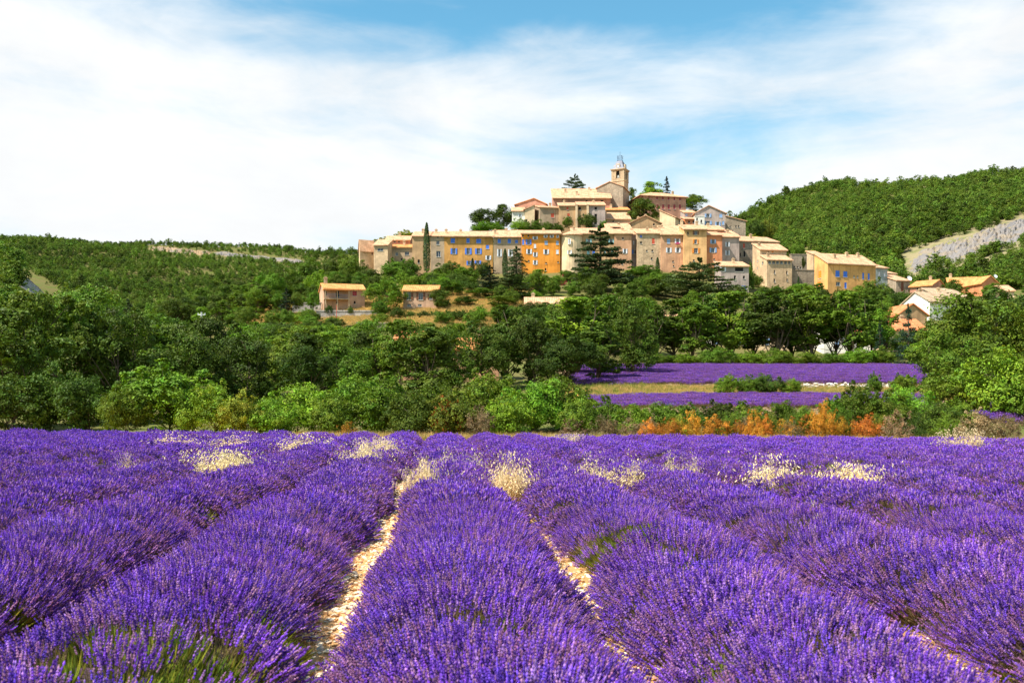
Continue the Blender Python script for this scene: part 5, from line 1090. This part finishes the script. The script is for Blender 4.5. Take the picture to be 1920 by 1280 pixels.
# gardens on the slope under the front row
SL = [(742, 488, 288, 62, 'leaf_b', 'bright green tree below the grey annexe'), (768, 486, 292, 44, 'leaf', 'green tree left of the tall cypress foot'), (690, 500, 292, 44, 'leaf_d', 'dark shrub at the foot of the left end house'), (660, 478, 305, 60, 'leaf', 'tree crowding the left end of the village'),
      (618, 486, 306, 64, 'leaf', 'broad tree on the skyline left of the village'), (575, 490, 300, 66, 'leaf_b', 'bright tree above the balcony villa, left of the others'), (545, 505, 290, 56, 'leaf_b', 'bright tree on the falling left flank of the hill'), (645, 505, 285, 50, 'leaf', 'green tree just above the balcony villa roof'),
      (595, 508, 268, 50, 'leaf_b', 'bright bushy tree behind the balcony villa'), (700, 516, 262, 50, 'leaf_d', 'dark bush under the stone tower house'), (840, 492, 292, 56, 'leaf_d', 'dark green tree under the ochre house'), (868, 500, 284, 56, 'leaf', 'green tree under the middle of the ochre house'),
      (815, 508, 278, 50, 'leaf', 'green bush right of the cypress foot'), (905, 490, 296, 36, 'leaf_d', 'dark bush under the right end of the ochre house'), (775, 518, 262, 60, 'leaf_b', 'bright bush above the small villa'), (842, 525, 246, 64, 'leaf', 'leafy tree right of the small villa'),
      (826, 545, 226, 46, 'leaf_d', 'round dark tree hiding the corner of the small villa'), (724, 522, 225, 64, 'leaf_b', 'bright green tree between the two villas'), (712, 560, 214, 30, 'leaf_b', 'small bright bush left of the small villa'), (745, 575, 212, 26, 'leaf_d', 'dark little shrub in front of the small villa'), (480, 542, 236, 54, 'leaf_b', 'light green lone tree left on the bare hump'),
      (900, 540, 242, 54, 'leaf', 'green tree on the dry patch right of the small villa'), (872, 556, 230, 50, 'leaf_d', 'dark tree at the right end of the clipped hedge'), (938, 556, 226, 62, 'leaf', 'leafy tree between the clipped hedge and the pale roof'), (1008, 566, 214, 56, 'leaf_d', 'dark tree half hiding the pale roof below the orange house'), (930, 530, 256, 44, 'leaf_d', 'dark bushy tree left of the weeping cedar'), (1000, 520, 262, 50, 'leaf', 'green tree below the orange house wall'), (1062, 520, 286, 34, 'leaf_d', 'dark bush at the foot of the round tower'), (1205, 498, 296, 70, 'leaf_b', 'bright green tree below the rubble stone house'), (1240, 515, 284, 60, 'leaf', 'green bush below the salmon house'), (1190, 520, 278, 60, 'leaf', 'green tree right of the great cedar'),
      (1225, 530, 262, 56, 'leaf_d', 'dark bush left of the flat topped cedar'), (1270, 520, 276, 50, 'leaf', 'bush behind the flat topped cedar'), (1440, 545, 268, 60, 'leaf_b', 'bright tree at the foot of the fortress block'), (1500, 532, 258, 60, 'leaf_b', 'bright tree below the grey retaining wall'), (1530, 545, 245, 50, 'leaf', 'green tree left of the peach house'),
      (1590, 548, 250, 60, 'leaf', 'green tree under the peach house windows'), (1640, 525, 268, 60, 'leaf', 'tree in front of the teal house'), (1675, 545, 262, 40, 'leaf_d', 'dark bush below the teal house'), (1715, 560, 250, 40, 'leaf', 'bush left of the white gabled house')]
for x, t, Y, w, m_, lb in SL: T('oak' if Y < 262 and w > 45 else 'bush', x, t, Y, w, m_, lb, 'tree' if w > 45 else 'shrub', name='garden_tree' if w > 45 else 'shrub')
T('fir', 537, 538, 224, 48, 'leaf_f', 'dark conifer left of the balcony villa'); T('bush', 557, 548, 226, 30, 'leaf', 'round bush at the left corner of the balcony villa', 'shrub', base=580)
T('bush', 587, 546, 228, 26, 'leaf_b', 'bright little tree against the balcony villa side', 'shrub', base=580); T('bush', 617, 572, 219.4, 16, 'leaf_d', 'dark potted bush before the balcony villa', 'shrub', base=590); T('bush', 657, 574, 219.4, 12, 'leaf', 'small shrub beside the villa porch', 'shrub', base=590)
T('twig', 1045, 515, 276, 40, 'leaf_w', 'crimson bush on the terrace below the orange house', 'shrub', base=548)
for k, x in enumerate((770, 795, 818, 843, 868, 893)): T('bush', x, 583 - k % 2, 214, 34, 'leaf_d', ORD[k] + ' bush of the clipped dark hedge below the small villa, counted from its left end', 'hedge', group='clipped hedge below the small villa', base=606)
# tall row behind the upper lavender terrace
TR = [(1228, 575, 160, 70), (1262, 560, 166, 80), (1300, 568, 160, 70), (1338, 552, 168, 78), (1378, 545, 163, 84), (1415, 555, 170, 70), (1450, 543, 160, 86), (1490, 550, 168, 76), (1522, 540, 162, 84), (1560, 552, 168, 76), (1598, 545, 161, 84), (1632, 558, 168, 66)]
for k, (x, t, Y, w) in enumerate(TR): T('tall', x, t, Y, w*1.25, 'leaf' if k % 3 else 'leaf_d', ORD[k] + ' tree from the left in the tall row behind the upper lavender', group='tall tree row behind the upper terrace')
T('fir', 1703, 572, 150, 60, 'leaf_f', 'dark fir before the red roofs at the right end of the tall row'); T('fir', 1650, 600, 154, 34, 'leaf_f', 'young fir beside the last tall row trees')
T('tall', 1655, 580, 165, 44, 'leaf_b', 'thin light green tree in front of the red roofed houses')
for k, (x, t, w) in enumerate(((1235, 670, 60), (1285, 672, 56), (1345, 660, 58), (1400, 668, 48), (1450, 662, 60), (1505, 668, 60), (1560, 670, 56), (1610, 662, 60), (1655, 660, 44))): T('bush', x, t - 8, 153, w*1.2, 'leaf_b' if k % 2 else 'leaf', ORD[k] + ' shrub from the left along the back of the upper lavender', 'shrub', group='shrubs behind the upper terrace')
# right hand wood
RT = [('oak', 1822, 566, 78, 175, 'leaf', 'big oak at the right, in front of the lower houses'), ('oak', 1885, 548, 84, 190, 'leaf_d', 'tall dark tree at the right edge of the picture'), ('oak', 1960, 560, 80, 170, 'leaf', 'tree cut by the right edge'), ('oak', 1760, 618, 70, 130, 'leaf', 'leafy oak leaning over the right end of the lavender terraces'), ('bush', 1870, 655, 62, 170, 'leaf_b', 'broad bright shrub under the right edge trees'), ('bush', 1930, 690, 60, 120, 'leaf', 'green shrub at the right edge'), ('bush', 1790, 690, 64, 120, 'leaf', 'rounded shrub below the leafy oak'), ('oak', 2030, 560, 90, 200, 'leaf_d', 'tree just beyond the right edge'),
      ('tall', 1740, 622, 120, 70, 'leaf_b', 'light tree below the white gabled house'), ('oak', 1840, 575, 150, 130, 'leaf', 'tree behind the big right oak'), ('oak', 1915, 560, 200, 100, 'leaf', 'far tree under the small pale hut')]
for k, x, t, Y, w, m_, lb in RT: T(k, x, t, Y, w, m_, lb, 'tree' if k != 'bush' else 'shrub')
# bank between the terraces
for k, (x, t, w, m_) in enumerate(((1365, 703, 44, 'leaf_b'), (1402, 705, 50, 'leaf'), (1440, 700, 56, 'leaf_d'), (1482, 708, 46, 'leaf_b'), (1640, 700, 28, 'leaf'), (1690, 702, 50, 'leaf'))): T('bush', x, t, 88, w, m_, ORD[k] + ' shrub from the left on the grassy bank between the terraces', 'shrub', group='shrubs on the bank')
# hedge at the back of the near field, right half
HG = [(1135, 748, 52, 90, 'leaf'), (1185, 758, 51, 80, 'leaf_b'), (1235, 752, 53, 90, 'leaf'), (1290, 760, 52, 80, 'leaf'), (1345, 754, 53, 90, 'leaf_d'), (1400, 757, 52, 84, 'leaf'), (1455, 752, 53, 84, 'leaf'), (1505, 760, 52, 70, 'leaf'), (1560, 748, 53, 80, 'leaf_b'), (1610, 722, 54, 100, 'leaf'), (1665, 738, 53, 90, 'leaf'), (1705, 722, 56, 90, 'leaf_b'), (1750, 752, 52, 100, 'leaf_d'), (1800, 750, 53, 80, 'leaf_b')]
for k, (x, t, Y, w, m_) in enumerate(HG): T('bush', x, t, Y, w, m_, ORD[k] + ' green shrub from the left in the hedge behind the field, right of the middle', 'shrub', group='green hedge behind the field, right half')
RU = [(1215, 786, 44, 'leaf_r'), (1258, 782, 48, 'leaf_r'), (1300, 770, 62, 'leaf_r'), (1338, 780, 70, 'leaf_r'), (1383, 786, 40, 'leaf_r'), (1415, 768, 44, 'leaf_r'), (1438, 780, 50, 'leaf_r'), (1470, 786, 56, 'leaf_r'), (1512, 778, 60, 'leaf_r'), (1547, 752, 52, 'leaf_r'), (1575, 780, 48, 'leaf_r'), (1600, 788, 44, 'leaf_r'), (1628, 778, 60, 'leaf_r')]
for k, (x, t, w, m_) in enumerate(RU): T('twig', x, t, 48.2 + (k*.37 % 1.6), w, m_, ORD[k] + ' rust orange shrub from the left at the far edge of the lavender', 'shrub', group='rust orange shrubs behind the field')
for k, (x, t, w, m_) in enumerate(((1275, 776, 50, 'leaf_y'), (1362, 772, 52, 'leaf'), (1400, 780, 44, 'leaf_br'), (1445, 772, 50, 'leaf_y'), (1490, 768, 50, 'leaf'), (1575, 766, 50, 'leaf_d'), (1652, 776, 50, 'leaf_y'), (1720, 772, 60, 'leaf_d'), (1770, 775, 60, 'leaf'))): T('twig', x, t, 48.9 + (k*.53 % 1.2), w, m_, ORD[k] + ' small green or olive shrub from the left mixed into the rust hedge', 'shrub', group='olive shrubs among the rust hedge')
BR = [(1130, 778, 60), (1180, 785, 60), (1222, 784, 50), (1480, 788, 46), (1680, 768, 64), (1830, 768, 80), (1885, 778, 60), (1075, 785, 60)]
for k, (x, t, w) in enumerate(BR): T('twig', x, t, 48.8, w, 'leaf_br', ORD[k] + ' bare brown thorn bush by its order along the far field edge, from the left', 'shrub', group='brown thorn bushes behind the field')
# hedge and bushes behind the near field, left half and middle
LB = [(20, 700, 53, 150, 'leaf_d'), (95, 690, 54, 150, 'leaf_d'), (170, 700, 53, 140, 'leaf_d'), (235, 720, 51, 100, 'leaf_b'), (315, 688, 53, 200, 'leaf_b'), (400, 720, 51, 120, 'leaf_b'), (450, 738, 50, 100, 'leaf_y'), (505, 745, 50, 110, 'leaf_b'), (560, 715, 53, 140, 'leaf_b'), (620, 742, 50, 100, 'leaf'), (665, 702, 55, 150, 'leaf'), (720, 715, 52, 150, 'leaf_b'), (770, 735, 50, 110, 'leaf_d'), (808, 708, 56, 130, 'leaf'), (850, 738, 49.5, 120, 'leaf_y'), (915, 700, 56, 150, 'leaf'), (950, 742, 50, 110, 'leaf_b'), (1000, 712, 54, 140, 'leaf_b'), (1050, 702, 56, 140, 'leaf'), (1085, 742, 50, 90, 'leaf')]
for k, (x, t, Y, w, m_) in enumerate(LB): T('bush', x, t, Y, w, m_, '%s shrub from the left edge in the tall hedge behind the field' % ORD[k], 'shrub', group='tall hedge behind the field, left half')
T('twig', 838, 748, 48.8, 70, 'leaf_r', 'orange tipped shrub in the middle of the hedge', 'shrub'); T('twig', 900, 760, 48.6, 60, 'leaf_br', 'brown twiggy shrub right of the orange tipped one', 'shrub'); T('twig', 650, 790, 48, 44, 'leaf_r', 'small orange weed tuft at the field edge left of middle', 'shrub')
# big trees on the left
LT_ = [(-90, 560, 62, 230, 'leaf_d', 'dark oak beyond the left edge'), (22, 580, 58, 200, 'leaf', 'oak at the left edge of the picture'), (80, 548, 66, 180, 'leaf', 'tallest oak on the left, above the dark hedge'), (150, 556, 70, 170, 'leaf', 'second tall oak on the left'), (215, 582, 68, 150, 'leaf_d', 'dark oak right of the two tall left oaks'), (270, 590, 82, 140, 'leaf', 'oak behind the bright rounded left shrub'), (335, 610, 76, 130, 'leaf_d', 'dark oak above the bright rounded left shrub'), (405, 595, 92, 130, 'leaf_d', 'dark tree right of the utility pole foot'), (460, 640, 80, 120, 'leaf_d', 'dark tree below the bare hump'), (520, 640, 86, 120, 'leaf', 'tree in the wood under the bare hump'), (575, 650, 78, 120, 'leaf_d', 'dark tree left of the pink shed'), (635, 640, 90, 120, 'leaf', 'tree just left of the pink shed')]
for x, t, Y, w, m_, lb in LT_: T('oak', x, t, Y, w, m_, lb)
T('cedar2', 200, 570, 118, 70, 'leaf_c', 'weeping evergreen behind the second tall left oak'); T('cedar2', 240, 562, 124, 80, 'leaf_c', 'grey green evergreen showing above the left oaks')
MT = [(755, 598, 100, 120, 'leaf'), (800, 612, 92, 110, 'leaf_d'), (845, 622, 98, 100, 'leaf'), (905, 605, 104, 110, 'leaf_d'), (955, 578, 112, 120, 'leaf'), (1000, 598, 104, 100, 'leaf_d'), (1040, 572, 120, 100, 'leaf'), (1090, 556, 118, 130, 'leaf_b'), (1140, 552, 122, 130, 'leaf'), (1185, 570, 116, 100, 'leaf'), (1120, 610, 106, 110, 'leaf_d'), (1065, 630, 100, 100, 'leaf_d'), (690, 600, 130, 90, 'leaf_b'), (720, 630, 104, 90, 'leaf')]
for k, (x, t, Y, w, m_) in enumerate(MT): T('tall' if k % 3 == 1 else 'oak', x, t, Y, w, m_, ORD[k] + ' tree in the middle grove between the small villa and the upper lavender', group='middle grove')
def fill():
    """the closed wood on the slope, tree by tree; trees wholly behind nearer ones are left out"""
    r = np.random.default_rng(77); pts = []; cand = []; cover = []
    for o in C.objects:
        if o.parent is None and o.get('category') in ('tree', 'shrub', 'hedge'):
            x, y, z = o.location; k = [c for c in o.children if c.name.startswith('crown')][0].data
            d = k.get('dim')
            if d is None: co = np.array([v.co[:] for v in k.vertices]); d = (float(np.abs(co[:, :2]).max()), float(co[:, 2].max())); k['dim'] = d
            cover.append((CX + x/y*F, HZ - (z + d[1]*o.scale[2] - ZC)/y*F, y, d[0]*o.scale[0]*F/y)); pts.append((x, y))
    ZONES = [((-150, 330), (72, 175), 60, (.8, 1.1)), ((330, 560), (100, 205), 48, (.75, 1.05)), ((560, 760), (95, 190), 30, (.7, 1.0)), ((760, 1220), (128, 205), 44, (.7, 1.0)), ((830, 1240), (205, 262), 36, (.5, .75)), ((1040, 1720), (172, 200), 26, (1.0, 1.25)), ((1230, 1720), (205, 275), 40, (.5, .75)), ((1720, 2080), (90, 285), 46, (.6, .95)), ((300, 520), (205, 300), 44, (.7, 1.0)), ((520, 680), (262, 300), 10, (.5, .7)), ((690, 1260), (262, 303), 60, (.30, .5)), ((690, 1000), (233, 262), 40, (.32, .55)), ((440, 600), (236, 262), 12, (.4, .6)), ((600, 760), (242, 262), 12, (.4, .6)), ((440, 980), (196, 226), 60, (.28, .45)), ((1240, 1720), (262, 300), 26, (.3, .5))]
    HOUSES = [(o.location.x, o.location.y) for o in C.objects if o.parent is None and o.get('category') in ('house', 'wall')]
    CAPX = [-200, 110, 250, 430, 445, 925, 940, 1050, 1065, 1240, 1660, 1682, 1750, 1780, 1810, 2100]; CAPY = [552, 556, 585, 590, 604, 604, 566, 560, 548, 552, 552, 618, 618, 592, 562, 545]
    for (a, b), (y0, y1), n, (s0, s1) in ZONES:
        tries = 0; k = 0
        while k < n and tries < 2500:
            tries += 1; y = math.sqrt(r.uniform(y0*y0, y1*y1)); px = r.uniform(a, b); x = kx(px)*y
            if any((x-u)**2 + (y-v)**2 < (3.0 + .006*y)**2 for u, v in pts): continue
            if any(abs(x-u) < 7 and -14 < y - v < 9 for u, v in HOUSES): continue
            h = r.uniform(6, 9)*r.uniform(s0, s1); z = gz(x, y); top = HZ - (z + h - ZC)/y*F
            cap = np.interp(px, CAPX, CAPY) + r.uniform(0, 22) if y < 200 or (y < 228 and not 440 < px < 980) else ((594 if 595 < px < 692 or 745 < px < 830 else 572) + r.uniform(0, 8) if y < 228 else 505 + r.uniform(0, 10) if y > 262 and 690 < px < 1720 else 522 + r.uniform(0, 16) if y < 262 and 440 < px < 1000 else 0)
            if top < cap: top = cap; h = ZC + (HZ - top)*y/F - z
            if h < 1.8: continue
            pts.append((x, y)); k += 1; cand.append((y, px, top, h))
    for y, px, top, h in sorted(cand):
        w = max(h*r.uniform(.78, 1.05), 3.2)*F/y
        cols = np.linspace(px - .42*w, px + .42*w, 7)
        if all(any(cy < y - .5 and ct + 10 < top and abs(q - cp) < .62*cw for cp, ct, cy, cw in cover) for q in cols): continue
        cover.append((px, top, y, w*.5))
        side = 'left of the villas' if px < 560 else ('between villas and field' if px < 1230 else 'near the right lower houses')
        m_ = str(r.choice(['leaf', 'leaf', 'leaf_d', 'leaf_b'])); kd = 'bush' if h < 4.2 else ('oak' if r.uniform() < .75 else 'tall')
        lb = {'leaf': 'mid green', 'leaf_d': 'dark green', 'leaf_b': 'bright green'}[m_] + {'bush': ' low bushy tree', 'oak': ' rounded tree', 'tall': ' upright tree'}[kd] + ' in the wood on the slope ' + side
        T(kd, px, top, y, w*(1.25 if kd == 'bush' else 1), m_, lb, group='wood on the slope ' + side, name='wood_tree')
fill()
# loose stone wall at the edge of the upper terrace
def stone_row():
    r = np.random.default_rng(3); root = empty('dry_stone_wall', at(1590, 718, 96.2)); root.location.z = gz(root.location.x, 96.2); tag(root, 'tumbled pale dry stone wall along the edge of the upper lavender', 'wall', None, 'thing')
    base = [mesh_np('stone', *(lambda m: (np.array([v.co[:] for v in m.vertices]), None, np.array([p.vertices[:] for p in m.polygons])))(pebble(400+i)), col=np.tile([.62, .56, .48], (10, 1))) for i in range(4)]
    for m in base: m.materials.append(M['stonec'])
    for i in range(150):
        px = r.uniform(1502, 1690); y = 96.2 + r.normal(0, .35); x = kx(px)*y; s = r.uniform(.16, .34); o = bpy.data.objects.new('stone', base[i % 4]); C.objects.link(o); o.parent = root
        o.location = (x - root.location.x, y - root.location.y, gz(x, y) - root.location.z + s*.3 + abs(r.normal(0, .18))); o.scale = (s, s, s); o.rotation_euler = (r.normal(0, .3), r.normal(0, .3), r.uniform(0, 6.28))
stone_row()
